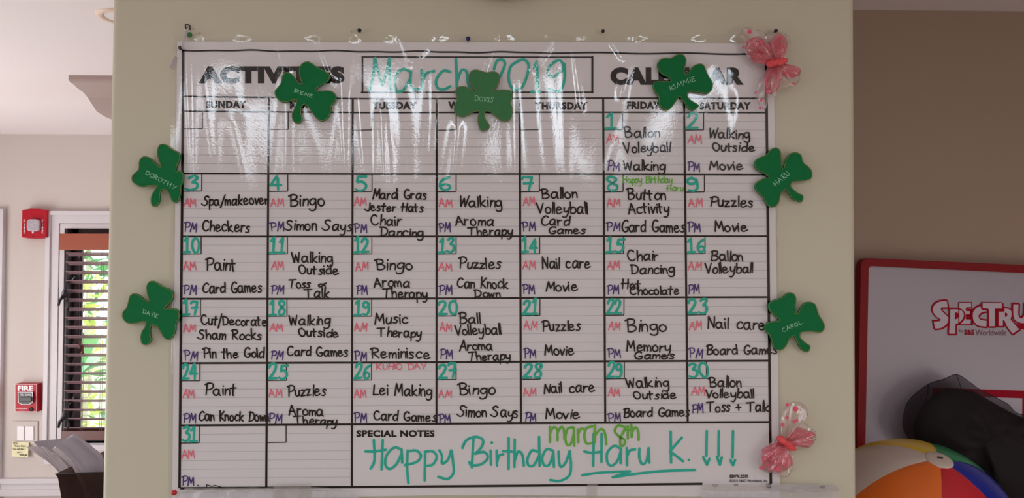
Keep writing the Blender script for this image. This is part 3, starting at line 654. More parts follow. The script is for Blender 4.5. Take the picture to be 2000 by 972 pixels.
for d, L in E.items():
    mb = MB()
    for t, a, b, y, h in L: write(mb, t, a, b, y, h*0.98, 3.3, YM, slope=random.uniform(-.025, .03), gap=11)
    if d in (1,): pass
    mb.build('handwritten_entry', 'marker', cal)
mb = MB(); write(mb, 'Happy Birthday', 1216, 1313, 357, 13, 2.2, YT, slope=0.0, gap=9); write(mb, 'Haru', 1303, 1334, 373, 12, 2.2, YT, gap=9); mb.build('handwritten_birthday', 'green', cal)
mb = MB(); write(mb, 'KUHIO DAY', 735, 832, 721, 12, 2.2, YT, gap=12); mb.build('handwritten_holiday', 'pink', cal)

# ------------------------------------------------------------------ clear vinyl sheet over the calendar
rnd = random.Random(5)
RID = [  # wrinkles running down from the pinned top edge: (x0,y0,x1,y1,width,height mm)
 (360,80,372,400,9,1.6),(392,90,410,300,13,1.2),(455,240,485,420,20,1.5),(537,68,560,130,6,2.0),(560,120,556,330,12,1.4),(622,70,650,150,7,1.8),(665,110,668,330,11,1.5),(585,150,640,420,26,0.9),
 (700,200,712,420,13,1.5),(745,230,752,430,10,1.5),(783,72,800,120,5,2.0),(822,105,838,90,5,1.2),(850,80,838,290,15,1.4),(893,250,878,400,12,1.5),(966,72,935,150,6,1.8),(800,170,810,350,22,1.0),
 (1000,160,1004,330,12,1.3),(1083,72,1040,130,6,1.8),(1100,100,1108,350,20,1.4),(1040,150,1065,330,18,0.8),(1120,75,1135,200,7,1.5),(1185,65,1215,110,6,1.8),(1240,75,1215,180,8,1.4),(1230,130,1180,330,16,0.7),
 (1390,120,1480,160,22,1.1),(1420,120,1462,260,16,1.1),(1300,90,1330,330,26,0.6),(1440,200,1430,330,14,0.7),(480,110,470,200,20,0.8)]
RID = [(a, b, c, d, w, h, math.hypot(c-a, d-b)) for a, b, c, d, w, h in RID]
def height(x, y):
    h = 0.0
    for a, b, c, d, w, am, L in RID:
        ux, uy = (c-a)/L, (d-b)/L; t = ((x-a)*ux+(y-b)*uy)/L
        if t < -0.35 or t > 1.35: continue
        dd = ((x-a)*uy-(y-b)*ux)/w
        if abs(dd) > 3: continue
        f = 1.0 if 0 <= t <= 1 else math.exp(-((min(abs(t), abs(t-1)))/0.13)**2)
        h += am*math.exp(-dd*dd)*f
    top = 1/(1+math.exp((y-390)/45))
    h += top*(0.8*math.sin(x/33+0.8*math.sin(y/90)) + 0.16*math.sin(x/17.3+1.7+y/130) + 0.5*math.sin(x/52.0-y/60.0))
    h += 0.10*math.sin(x/60+y/140)+1.5*math.exp(-((y-68)/9)**2)*math.sin(x/15+1.5*math.sin(x/57))
    return h
X0, X1, Y0, Y1 = 334, 1518, 67, 975; NX, NY = 296, 227
mb = MB(); vs = []
for j in range(NY+1):
    py = Y0+(Y1-Y0)*j/NY
    for i in range(NX+1):
        px = X0 + (X1-X0)*i/NX
        tx = px + (-6*(py-100)/870 if px < 600 else 5*(py-100)/870)*abs(px-925)/590
        yy = py + (1.8*math.sin(px/29)+1.2*math.sin(px/11) if j == 0 else 0)
        vs.append(P(tx, yy, -0.0062-0.001*max(-0.9, height(px, py))))
mb.add(vs, [(j*(NX+1)+i, j*(NX+1)+i+1, (j+1)*(NX+1)+i+1, (j+1)*(NX+1)+i) for j in range(NY) for i in range(NX)], 0, True)
mb.build('vinyl_cover', 'sheet', cal)
# folded bead along the left edge of the vinyl
mb = MB(); mb.tube([P(340, 545, -0.008), P(338.5, 600, -0.009), P(337.5, 700, -0.009), P(336, 770, -0.008)], [0.001, 0.003, 0.003, 0.001], 8); mb.tube([P(1517.5, 418, -0.007), P(1519, 450, -0.008), P(1519.5, 490, -0.007)], [0.0008, 0.002, 0.0008], 8); mb.build('vinyl_edge_fold', 'sheet', cal)

# ------------------------------------------------------------------ shamrocks
def sham(ox, oy, s, m, label, name_strokes, line):
    pts = []; sh = set()
    (pp, ss), = parse(s); q = [(ox+a*0.144, oy+b*0.144) for a, b in pp]
    out = smooth(q, True, ss, 4); yb3, yf3 = -0.0108, -0.0148
    cx = sum(p[0] for p in out)/len(out); cy = max(p[1] for p in out)
    t = thing('foam_shamrock', P(cx, cy, yb3), label, 'shamrock', 'foam shamrocks round the calendar')
    mb = MB(); mb.prism([P(a, b, yf3) for a, b in out], (0, yf3*-1+yb3, 0)); mb.build('shamrock_body', m, t)
    mb = MB(); n = len(out)
    # glitter bead along the rim
    ins = []
    area2 = sum(out[i-1][0]*out[i][1]-out[i][0]*out[i-1][1] for i in range(n)); sg = 1 if area2 > 0 else -1
    for i in range(n):
        a, b = out[i-1], out[(i+1) % n]; dx, dy = b[0]-a[0], b[1]-a[1]; d = math.hypot(dx, dy) or 1
        ins.append((out[i][0]-dy/d*1.1*sg, out[i][1]+dx/d*1.1*sg))
    mb.tube([P(a, b, yf3-0.0002) for a, b in ins], [0.0007*rnd.uniform(0.5, 1.2) for _ in ins], 5, closed=True); mb.build('glitter_edging', 'glitter', t)
    x0, y0, x1, y1, h = line; x0, y0, x1, y1, h = ox+x0*.144, oy+y0*.144, ox+x1*.144, oy+y1*.144, h*.144
    mb = MB(); write(mb, name_strokes, x0, x0+math.hypot(x1-x0, y1-y0), y0, h*0.88, 1.1, yf3-0.0004, slope=(y1-y0)/(x1-x0), jit=3, gap=16); mb.build('name_lettering', 'silver', t)
    return t
sham(530, 110, "415,375! 375,250 380,150 420,90 490,68 550,90 620,140 700,180 765,220 795,265 770,335 700,380 610,440 600,465! 680,465 780,462 850,490 885,555 860,620 820,665 810,740 770,830 690,880 620,850 560,780 500,690 445,650! 410,690 405,760 420,850 390,900 340,912 295,880 275,800 300,720 335,640 340,595! 280,600 190,625 100,600 50,530 45,470 80,420 130,350 145,260 200,215 270,230 330,300 370,350", 'foam', 'green foam shamrock covering the word ACTIVITIES, tilted to the right', 'IRENE', (300, 480, 550, 560, 52))
sham(875, 125, "375,375! 310,290 285,210 290,130 330,85 390,75 450,90 520,108 610,98 670,115 705,170 695,250 640,340 612,378! 680,350 780,345 850,360 880,410 870,470 855,530 875,600 870,700 830,760 770,775 700,750 630,690 560,645 510,640! 500,680 510,740 565,830 550,880 480,912 430,880 405,800 400,720 420,660 415,640! 340,655 260,700 190,718 120,690 80,620 95,540 120,470 100,400 105,340 150,305 220,300 300,330", 'foam2', 'lighter dull-green foam shamrock standing upright below the March 2019 heading', 'DORIS', (360, 492, 612, 520, 74))
sham(1265, 95, "315,435! 298,398 200,350 150,290 130,210 170,145 240,120 310,125 370,90 430,68 490,85 525,150 515,230 500,300 520,350! 560,310 610,240 680,205 740,205 780,250 800,320 850,400 885,480 870,560 810,610 700,595 600,580 550,590! 545,640 580,690 690,760 680,800 620,840 560,820 510,750 470,690 440,650! 400,700 350,770 300,820 240,830 185,800 150,730 145,650 100,590 70,500 95,450 180,440 260,440", 'foam', 'dark green foam shamrock covering the middle of the word CALENDAR', 'KIMMIE', (305, 572, 652, 430, 74))
sham(245, 272, "480,385! 440,260 425,170 450,85 510,60 570,80 630,130 700,160 740,210 735,290 700,360 690,430! 740,425 785,470 785,560 755,640 750,740 720,830 675,860 630,835 595,750 560,700 510,680 475,730 465,840 420,905 365,905 340,840 350,760 390,690 425,630! 340,630 220,645 150,620 90,570 85,500 130,450 175,400 180,310 215,245 280,228 350,260 410,325", 'foam', 'green foam shamrock on the wall left of the calendar, upper one, with a long name', 'DOROTHY', (262, 468, 660, 680, 68))
sham(230, 540, "430,355! 395,230 385,140 420,70 480,55 550,90 630,140 710,170 755,235 740,320 680,380 630,430! 740,430 810,450 840,530 820,600 790,650 785,730 740,830 680,860 620,820 570,740 530,680 470,655 445,700 445,780 460,860 420,915 370,930 320,900 305,820 325,740 365,680 380,610! 300,620 200,640 110,620 60,550 65,480 115,420 140,330 165,255 220,228 290,245 350,300", 'foam', 'green foam shamrock on the wall left of the calendar, lower one, with gold edging', 'DAVIE', (335, 492, 540, 560, 60))
sham(1460, 275, "485,380! 465,290 460,180 430,110 370,88 310,120 250,185 170,220 105,270 95,340 140,400 220,440 290,490! 220,505 130,555 100,620 140,700 210,760 250,850 310,895 380,890 430,830 450,740 480,680 510,660! 550,700 600,780 700,830 750,815 755,740 700,710 640,670 590,610 610,560! 720,545 830,530 875,490 875,410 830,350 760,290 730,190 660,152 590,165 530,230 500,320", 'foam', 'green foam shamrock at the right edge of the calendar, upper one, steeply slanted name', 'HARU', (390, 618, 575, 455, 80))
sham(1480, 560, "525,360! 515,260 525,170 500,100 440,73 390,90 330,140 230,175 165,205 145,260 165,330 230,390 300,450! 230,465 150,475 95,520 100,590 160,660 190,740 220,830 280,860 350,845 400,780 440,700 490,665! 530,740 570,830 650,885 700,870 715,800 660,760 600,710 575,650 600,610! 720,605 840,620 890,595 910,530 880,450 830,370 800,270 770,225 710,200 640,215 590,270 550,340", 'foam', 'green foam shamrock at the right edge of the calendar, lower one', 'CAROL', (345, 615, 605, 498, 62))

# ------------------------------------------------------------------ cellophane bows
def fan(name, knot, outline, m, parent, y0, depth, folds, amp, seed):
    """crumpled fan from the knot to the outline: accordion folds in depth, rippled rim"""
    r = random.Random(seed); out = smooth(outline, False, (), 6); n = len(out); K = 9; vs = []
    ph = [r.uniform(-1, 1) for _ in range(n)]
    for k in range(K+1):
        t = k/K
        for i, (a, b) in enumerate(out):
            u = i/(n-1)
            fy = amp*t**0.8*math.sin(u*math.pi*folds+0.6*math.sin(t*4)) + 0.35*amp*t*math.sin(u*math.pi*folds*2.7+1+3*t)
            wx = 2.0*t*math.sin(7*t+i); d = depth*math.sin(math.pi*t*0.75)*(0.4+0.6*math.sin(math.pi*u)) + fy
            q = P(knot[0]+(a-knot[0])*t+wx*0.4, knot[1]+(b-knot[1])*t+0.8*ph[i]*t, y0); vs.append(q+Vector((0, min(0.0, -0.002-d), 0)))
    mb = MB(); mb.add(vs, [(k*n+i, k*n+i+1, (k+1)*n+i+1, (k+1)*n+i) for k in range(K) for i in range(n-1)], 0, True)
    o = mb.build(name, m, parent); md = o.modifiers.new('s', 'SOLIDIFY'); md.thickness = 0.0004; return o
def dots(L, parent, y0, m='dotp', name='printed_dot'):
    for x, y, r in L:
        mb = MB(); mb.lathe(P(x, y, y0), [(0, -0.0003), (r*0.0006, -0.0002), (r*0.0009, 0)], 12); mb.build(name, m, parent)
def bowtie(knot, ang, parent, m):
    c = P(*knot, -0.03); mb = MB(); ca, sa = math.cos(ang), math.sin(ang)
    for sd, L in ((1, 0.026), (-1, 0.016)):
        vs = []; n = 10; K = 8
        for i in range(n+1):
            t = i/n; w = 0.0035+0.0042*math.sin(math.pi*min(1, t*1.05))**0.7; 
            if i == n: w = 0.003
            for k in range(K):
                q = 2*math.pi*k/K; u = sd*L*t; v = w*math.cos(q); d = 0.0035*math.sin(q)*(1+0.5*math.sin(9*t))
                vs.append(c+Vector((u*ca-v*sa, d-0.002, u*sa+v*ca)))
        mb.add(vs, [(i*K+k, i*K+(k+1) % K, (i+1)*K+(k+1) % K, (i+1)*K+k) for i in range(n) for k in range(K)] + [tuple(range(n*K, n*K+K))], 0, True)
    mb.lathe(c+Vector((0, 0.002, 0)), [(0.0, -0.009), (0.004, -0.0085), (0.0066, -0.004), (0.0066, 0.0), (0.004, 0.004)], 12)
    return mb.build('ribbon_knot', m, parent)
def swirls(L, parent, y0):
    """pink printed loops on the film"""
    for x, y, a, b, an in L:
        an = math.radians(an); mb = MB(); pts = []
        for k in range(16):
            q = 2*math.pi*k/16; u = a*math.cos(q); v = b*math.sin(q)*(1+0.35*math.cos(q))
            pts.append(P(x+u*math.cos(an)-v*math.sin(an), y+u*math.sin(an)+v*math.cos(an), y0+0.001*math.sin(3*q)))
        mb.tube(pts, 0.0006, 5, closed=True); mb.build('printed_loop', 'dotp', parent)
def bow(loc, label, knot, ang, fans, dl_, dw, sw=()):
    t = thing('cellophane_bow', P(*loc, -0.02), label, 'bow', 'pink cellophane bows on the calendar corners')
    for i, (nm, o, m, y0, dp, fo, am) in enumerate(fans): fan(nm, knot, o, m, t, y0, dp, fo, am, i+loc[0])
    bowtie(knot, ang, t, 'pink_knot'); dots(dl_, t, -0.036); dots(dw, t, -0.036, 'dotw'); swirls(sw, t, -0.035)
    mb = MB(); mb.box((t.location.x-0.012, -0.014, P(*knot).z-0.006), (t.location.x+0.012, -0.009, P(*knot).z+0.006)); mb.build('clip', 'dark', t)
    return t
f5 = lambda L: [(1430+a*0.1956, 40+b*0.1956) for a, b in L]
bow((1510, 200), 'pink cellophane bow with coral ribbon at the top right corner of the calendar', (1512, 123), math.radians(12), [
    ('clear_wrapper', f5([(330,450),(180,420),(100,270),(55,150),(120,80),(240,110),(340,150),(440,130),(560,180),(560,300),(500,400)]), 'cello', -0.012, 0.012, 9, 0.003),
    ('pink_wrapper', f5([(340,440),(215,430),(150,350),(125,260),(160,200),(240,175),(330,210),(350,230),(410,160),(500,150),(540,180),(525,300),(480,400)]), 'cellopink', -0.016, 0.012, 7, 0.004),
    ('pink_wrapper', f5([(360,450),(260,440),(190,380),(200,330),(300,335),(360,400)]), 'cellopink', -0.022, 0.010, 5, 0.003),
    ('clear_wrapper', f5([(350,480),(290,560),(235,680),(235,800),(270,890),(330,880),(340,700),(420,800),(440,700),(520,690),(640,640),(665,540),(600,470),(480,440)]), 'cello', -0.012, 0.010, 9, 0.003),
    ('pink_wrapper', f5([(345,470),(300,580),(320,700),(370,740),(430,720),(470,600),(480,540),(540,590),(610,580),(660,550),(630,470),(520,450),(430,440)]), 'cellopink', -0.016, 0.012, 6, 0.004)],
    [(1464, 62, 5), (1487, 83, 4), (1529, 74, 3.5), (1452, 92, 3), (1550, 163, 3), (1487, 196, 3.2), (1484.5, 211, 3), (1476, 181, 2.5), (1499, 178, 4), (1460, 82, 3), (1536, 143, 3)], [(1464, 98, 2), (1503, 178, 1.8), (1496, 73, 2.5)],
    [(1485, 92, 15, 10, 55), (1480, 116, 14, 7, 8), (1521, 82, 5, 9, 10), (1508, 102, 7, 14, 5), (1505, 160, 9, 17, 8), (1548, 143, 9, 6, 5), (1527, 100, 6, 10, -10)])
f4 = lambda L: [(1340+a*0.2387, 740+b*0.2387) for a, b in L]
bow((1531, 930), 'pink cellophane bow at the bottom right corner of the calendar above the clear sleeve', (1531, 862), math.radians(-35), [
    ('clear_wrapper', f4([(770,500),(762,400),(770,300),(800,220),(850,180),(940,190),(978,270),(940,330),(1000,390),(1048,440),(1020,540),(930,560),(850,540)]), 'cello', -0.012, 0.012, 9, 0.003),
    ('pink_wrapper', f4([(790,490),(850,420),(900,385),(950,400),(1030,430),(1035,480),(1000,540),(920,550),(850,530)]), 'cellopink', -0.016, 0.012, 6, 0.004),
    ('clear_wrapper', f4([(740,490),(650,530),(600,590),(590,680),(620,745),(700,760),(790,790),(860,740),(870,620),(850,550)]), 'cello', -0.012, 0.010, 7, 0.003),
    ('pink_wrapper', f4([(745,495),(660,530),(610,585),(598,660),(620,730),(700,745),(780,750),(850,700),(850,620),(835,550)]), 'cellopink', -0.016, 0.014, 8, 0.004)],
    [(1554, 798, 6), (1538, 790, 4), (1537, 815, 3.5), (1551, 823, 4), (1556, 820, 3), (1529, 829, 4), (1584, 847, 4), (1491, 893, 2.5), (1491, 899, 2), (1515, 895, 3), (1520, 915, 5), (1532, 907, 3), (1486, 913, 4), (1501, 888, 2)], [(1549, 789, 3), (1580, 838, 3), (1529, 817, 3), (1563, 805, 2.5)],
    [(1512, 878, 6, 5, 20), (1527, 880, 5, 7, 60), (1512, 896, 7, 8, 10), (1530, 900, 6, 8, 30), (1562, 848, 14, 7, 20), (1548, 866, 12, 4, 10), (1499, 900, 9, 6, 70)])

# ------------------------------------------------------------------ pins
def pin(px, py, m, r, label, name='push_pin', y0=0.0):
    c = P(px, py, y0); t = thing(name, c, label, 'pin')
    mb = MB(); mb.lathe(c, [(0.0008, 0.0), (0.0008, -0.009)], 8); mb.build('needle', 'metalm', t)
    mb = MB(); mb.lathe(c, [(0.0, -0.008), (r*0.7, -0.009), (r, -0.012), (r*0.8, -0.0155), (0, -0.017)], 14); mb.build('pin_head', m, t)
pin(704, 63, 'dark', 0.0042, 'black pin above the March heading, left one')
pin(1176, 64.5, 'dark', 0.0036, 'black pin right of the blue pin, above the calendar box end')
pin(1511, 64.5, 'dark', 0.0042, 'black pin behind the top right bow')
pin(914.5, 79, 'pinb', 0.0046, 'navy blue pin at the middle of the top edge of the calendar')
pin(345, 958, 'pinr', 0.0056, 'red pin at the bottom left corner of the calendar')
pin(357, 97, 'dark', 0.0040, 'dark pin at the top left corner of the printed border')
c = P(368, 56, 0)
hk = thing('wall_hook', c, 'small dark wire hook with lilac ribbon and green bead at the top left corner', 'hook')
mb = MB(); mb.tube([c+Vector((-0.005, 0, 0.0)), c+Vector((-0.004, -0.006, 0.005)), c+Vector((0, -0.008, 0.007)), c+Vector((0.005, -0.006, 0.004)), c+Vector((0.005, -0.004, -0.004))], 0.0013, 8); mb.build('wire_loop', 'dark', hk)
mb = MB(); mb.lathe(P(370, 68, -0.008), [(0.0, -0.004), (0.004, -0.003), (0.0055, 0), (0.004, 0.003), (0, 0.004)], 14); mb.build('bead', 'foam2', hk)
M['ribbon'] = film('lilac_ribbon', (0.8, 0.75, 0.82), (186, 168, 186), 0.5, 0.2, 1.0)
mb = MB(); mb.add([P(x, y, -0.018) for x, y in [(365, 54), (370, 56), (361, 80), (358, 97), (353, 94), (360, 70)]] + [P(x, y, -0.006) for x, y in [(342, 108), (346, 112), (338, 136), (331, 133)]], [(0, 1, 2, 5), (5, 2, 3, 4), (6, 7, 8, 9)])
mb.build('ribbon_tail', 'ribbon', hk)
# filled pin holes and scuffs
for px, py in ((686, 62), (378, 57), (389, 65), (1496, 67)):
    mb = MB(); mb.lathe(P(px, py, -0.0003), [(0, -0.0002), (0.0016, 0)], 10); o = mb.build('trim_5', 'crown'); o['kind'] = 'structure'

# ------------------------------------------------------------------ clear sleeves and tape under the calendar
def crumple(name, q, y0, m, parent, seed, amp=0.002, NX=40, NY=8, sl=0):
    r = random.Random(seed); vs = []
    for j in range(NY+1):
        for i in range(NX+1):
            u, v = i/NX, j/NY
            a = [lerp(lerp(q[0][k], q[1][k], u), lerp(q[3][k], q[2][k], u), v) for k in (0, 1)]
            vs.append(P(a[0], a[1], y0)+Vector((0, -amp*(0.5+0.5*math.sin(u*37+v*5+seed)+0.4*r.random()), 0)))
    mb = MB(); mb.add(vs, [(j*(NX+1)+i, j*(NX+1)+i+1, (j+1)*(NX+1)+i+1, (j+1)*(NX+1)+i) for j in range(NY) for i in range(NX)], 0, True)
    return mb.build(name, m, parent)
sl = thing('page_sleeve', P(1505, 990, -0.02), 'clear page sleeve with punched white strip under the bottom right of the calendar', 'page sleeve', 'clear sleeves under the calendar')
crumple('sleeve_pocket', [(1369, 957), (1639, 959), (1640, 1120), (1366, 1120)], -0.011, 'sleeve', sl, 3, 0.004, 80, 24)
crumple('binding_strip', [(1372, 944), (1632, 946), (1641, 958), (1369, 957)], -0.013, 'tape', sl, 5, 0.0008, 40, 2)
mb = MB(); mb.prism([P(x, y, -0.0135) for x, y in [(1503, 945.5), (1633, 947), (1641, 959), (1503, 958)]], (0, 0.0008, 0)); mb.build('white_strip', 'sleeve', sl)
for px, py in ((1397, 947), (1607, 950.5)):
    mb = MB(); mb.tube([P(px+4.5*math.cos(k*math.pi/6), py+2.1*math.sin(k*math.pi/6), -0.015) for k in range(12)], 0.0006, 5, closed=True); mb.build('punched_hole', 'cord', sl)
mb = MB(); mb.lathe(P(1501, 948, -0.0115), [(0, -0.005), (0.0042, -0.004), (0.0048, 0)], 14); mb.build('clear_stud', 'metalm', sl)
sl2 = thing('page_sleeve', P(530, 990, -0.02), 'clear crumpled page sleeve taped under the bottom left of the calendar', 'page sleeve', 'clear sleeves under the calendar')
crumple('sleeve_pocket', [(352, 957), (700, 955), (704, 1120), (350, 1120)], -0.009, 'sleeve', sl2, 9, 0.005, 90, 24)
crumple('binding_strip', [(362, 952), (612, 950), (700, 957), (352, 962)], -0.0125, 'tape', sl2, 4, 0.003, 90, 4)
sl3 = thing('page_sleeve', P(1010, 990, -0.02), 'clear page sleeve barely showing at the middle of the bottom edge of the photograph', 'page sleeve', 'clear sleeves under the calendar')
crumple('sleeve_pocket', [(972, 968.5), (1120, 969), (1120, 1120), (972, 1120)], -0.007, 'sleeve', sl3, 12, 0.0015, 24, 8)
tp = crumple('tape_piece', [(1147, 943), (1167, 943.5), (1165, 975), (1145, 975)], -0.0085, 'tape', None, 2, 0.0006, 6, 8); tag(tp, 'short strip of yellowed clear tape across the bottom border of the calendar', 'tape')
tp = crumple('tape_piece', [(536, 944), (608, 943), (606, 975), (532, 975)], -0.0128, 'tape', None, 8, 0.001, 14, 8); tag(tp, 'wide strip of clear tape at the bottom border under the second column', 'tape')

# ------------------------------------------------------------------ clock above, bottom of its rim in view
cz = P(983, 2.2, 0); R = 0.15; ck = thing('wall_clock', (cz.x, 0, cz.z+R), 'round brown wall clock, only its lowest rim in view above the calendar', 'clock')
mb = MB(); mb.lathe((cz.x, 0, cz.z+R), [(R-0.03, -0.02), (R-0.022, -0.034), (R-0.008, -0.036), (R, -0.026), (R-0.002, 0)], 64); mb.build('clock_rim', 'clockwood', ck)
mb = MB(); mb.lathe((cz.x, 0, cz.z+R), [(0, -0.018), (R-0.026, -0.018)], 48); mb.build('clock_face', 'white', ck)

# ------------------------------------------------------------------ file holder with cards, on the left side of the pillar
fx = lambda a, b: (40+a*0.141, 835+b*0.141)
YH = 0.10; Z5 = P(110, 1150, YH)
fh = thing('file_holder', P(160, 1150, YH), 'smoky brown wall file holder stuffed with grey cards on the left of the pillar', 'file holder')
A = [(482, 638), (1165, 615)]
zt = [fx(482, 640), (222, fx(0, 612)[1])]
mb = MB()
fr = [P(*fx(482, 638), YH), P(222, fx(0, 612)[1], YH), P(222, 1150, YH), P(150, 1150, YH), P(*fx(520, 700), YH)]
bk = [p+Vector((0, 0.30, 0)) for p in fr]
mb.add(fr+bk, [(0, 1, 2, 3, 4), (9, 8, 7, 6, 5), (0, 4, 9, 5), (4, 3, 8, 9), (3, 2, 7, 8)])
o = mb.build('holder_body', 'holder', fh)
mb = MB(); mb.tube([P(*fx(482, 640), YH), P(*fx(800, 628), YH), P(222, fx(0, 612)[1], YH)], 0.0013, 6); mb.build('holder_lip', 'dark', fh)
def card(L, R, yA, m, label, bow_=0.012):
    """one bent card between its left and right edge (points on the photograph, crop pixels), 0.7 mm thick"""
    L, R = smooth(L, False, (), 4), smooth(R, False, (), 4); n = len(L); C = 6; vs = []
    for k in range(n):
        for c in range(C+1):
            t = c/C; vs.append(P(*fx(lerp(L[k][0], R[k][0], t), lerp(L[k][1], R[k][1], t)), yA + bow_*math.sin(math.pi*t) + 0.02*(1-k/(n-1))))
    mb = MB(); mb.add(vs, [(k*(C+1)+c, k*(C+1)+c+1, (k+1)*(C+1)+c+1, (k+1)*(C+1)+c) for k in range(n-1) for c in range(C)], 0, True)
    o = mb.build('card', m); md = o.modifiers.new('s', 'SOLIDIFY'); md.thickness = 0.0007; tag(o, label, 'card', 'grey cards in the file holder'); return o
card([(478,222),(600,335),(730,475),(830,620),(960,900),(1050,1200)], [(745,72),(900,190),(1010,280),(1150,430),(1160,800),(1160,1200)], 0.115, 'folder', 'frontmost and largest grey card, its corner pointing up beside the pillar')
card([(440,300),(560,400),(680,500),(760,620),(880,900),(950,1200)], [(478,255),(640,370),(770,500),(860,630),(980,900),(1060,1200)], 0.155, 'folder2', 'light card showing as a strip left of the front card', 0.004)
card([(410,335),(480,430),(560,540),(630,640),(760,900),(850,1200)], [(436,330),(520,430),(600,540),(665,640),(790,900),(870,1200)], 0.19, 'folder2', 'narrow light card edge in the middle of the holder, left one of two', 0.003)
card([(440,345),(525,450),(605,550),(672,640),(800,900),(880,1200)], [(468,350),(570,450),(650,550),(705,640),(830,900),(900,1200)], 0.175, 'folder2', 'narrow light card edge in the middle of the holder, right one of two', 0.003)
card([(272,270),(370,390),(470,510),(570,635),(700,900),(780,1200)], [(306,256),(410,390),(508,510),(600,635),(725,900),(800,1200)], 0.235, 'folder2', 'thin pale card edge left of centre, outermost of two', 0.003)
card([(318,264),(400,355),(500,480),(600,625),(735,900),(815,1200)], [(352,272),(440,365),(545,490),(645,635),(770,900),(850,1200)], 0.215, 'folder2', 'thin pale card edge left of centre, inner of two', 0.003)
card([(175,188),(300,320),(430,470),(560,640),(700,900),(780,1200)], [(590,150),(760,300),(930,450),(1080,640),(1120,900),(1140,1200)], 0.26, 'folder', 'wide grey card with a flat top edge at the back of the file holder')
card([(80,268),(250,380),(420,500),(545,640),(660,900),(740,1200)], [(330,232),(480,340),(600,480),(700,640),(800,900),(860,1200)], 0.295, 'folder2', 'pale card bending furthest left to a point beside the sticky note')

# ================================================================== right recess: board, ball, mesh bag, counter
YBo = 0.69
zc = P(1780, 1055, 0.40).z; RB = 195/F*1.97; ztop = zc-RB
mb = MB(); mb.box((0.74, 0.16, 0), (2.7, 0.70, ztop-0.04)); mb.box((0.73, 0.15, ztop-0.04), (2.7, 0.705, ztop)); tag(mb.build('counter', 'counter', None, 0.003), 'beige counter carrying the beach ball, below the edge of the photograph', 'counter')
def bil(u, v, Y):   # board coordinates (0..1) -> point; corners measured on the photograph
    tl, tr, bl = P(1682, 503, Y), P(2300, 531, Y), P(1672, 1015, Y)
    k = (tl.z-ztop-0.05)/(tl.z-bl.z); bl = tl+(bl-tl)*k
    return tl + (tr-tl)*u + (bl-tl)*v
tl, tr = bil(0, 0, YBo), bil(1, 0, YBo); bl_ = bil(0, 1, YBo); Wb, Hb = (tr-tl).length, (bl_-tl).length
bd = thing('advertising_board', bil(0.5, 1, YBo), 'large white board with thick red frame and red outlined logo in the right recess', 'board')
def rr(x0, y0, x1, y1, r, n=6):
    o = []
    for cx, cy, a in ((x0+r, y0+r, math.pi), (x1-r, y0+r, 1.5*math.pi), (x1-r, y1-r, 0), (x0+r, y1-r, math.pi/2)):
        for k in range(n+1): q = a+k/n*math.pi/2; o.append((cx+r*math.cos(q), cy+r*math.sin(q)))
    return o
def bpt(x, y, Y): return bil(x/Wb, y/Hb, Y)
fw = 0.0225
mb = MB(); mb.prism([bpt(x, y, YBo-0.002) for x, y in rr(fw*0.6, fw*0.6, Wb-fw*0.6, Hb-fw*0.6, 0.012)], (0, 0.018, 0)); mb.build('board_panel', 'board', bd)
o_, i_ = rr(0, 0, Wb, Hb, 0.024), rr(fw, fw, Wb-fw, Hb-fw, 0.010); n = len(o_); mb = MB()
vo, vi = [bpt(x, y, YBo-0.010) for x, y in o_], [bpt(x, y, YBo-0.010) for x, y in i_]
vob, vib = [p+Vector((0, 0.03, 0)) for p in vo], [p+Vector((0, 0.03, 0)) for p in vi]
mb.add(vo+vi+vob+vib, [f for i in range(n) for f in ((i, (i+1) % n, n+(i+1) % n, n+i), (i, 2*n+i, 2*n+(i+1) % n, (i+1) % n), (n+i, n+(i+1) % n, 3*n+(i+1) % n, 3*n+i))])
mb.build('board_frame', 'redframe', bd)
# logo: every letter as a red outline block with a pale face; f8 = crop of the photograph
YL = YBo-0.0025
f8 = lambda a, b: (1800+a*0.144, 560+b*0.144)
def poly(mb, s, Y):
    (pts, sh), = parse(s); q = smooth([f8(*p) for p in pts], True, sh, 4); mb.add([P(a, b, Y) for a, b in q], [tuple(range(len(q)))]); return q
LET = [  # outlines of the letter faces (sharp corners marked !), back to front
 ("505,210! 680,210! 680,283! 606,283! 606,322! 662,322! 662,375! 606,375! 606,435! 675,435! 675,512! 505,512!", []),
 ("345,175! 362,285! 290,285 265,300 300,340 345,380 375,430 350,500 270,560 170,572! 148,455! 225,450 240,435 190,400 145,340 140,270 190,205 270,178", []),
 ("370,290! 470,288 545,310 580,370 560,440 510,490 465,505! 465,640! 355,640! 372,400!", ["452,345! 490,350 500,390 485,430 450,440!"]),
 ("822,235! 822,300! 890,300! 890,335! 820,350 780,390 800,430 890,445! 885,545! 770,530 700,470 680,400 690,320 750,260", []),
 ("1110,275! 1190,290 1225,330 1225,400 1210,435! 1335,575! 1230,645! 1150,540 1110,450! 1110,535! 1030,535! 1030,320! 1110,320!", ["1130,345! 1160,360 1160,390 1130,410!"]),
 ("812,212! 1098,215! 1095,300! 1000,300! 1000,540! 902,540! 900,300! 812,296!", []),
 ("1228,220! 1322,222! 1318,370 1340,410 1370,390 1385,340 1385,220! 1480,222! 1475,400 1430,480 1350,495 1260,450 1230,380", []),
 ("1520,225! 1620,222! 1680,380! 1740,222! 1830,222! 1850,560! 1760,560! 1745,420! 1690,560! 1640,560! 1600,420! 1580,560! 1490,560!", [])]
mr, mw = MB(), MB()
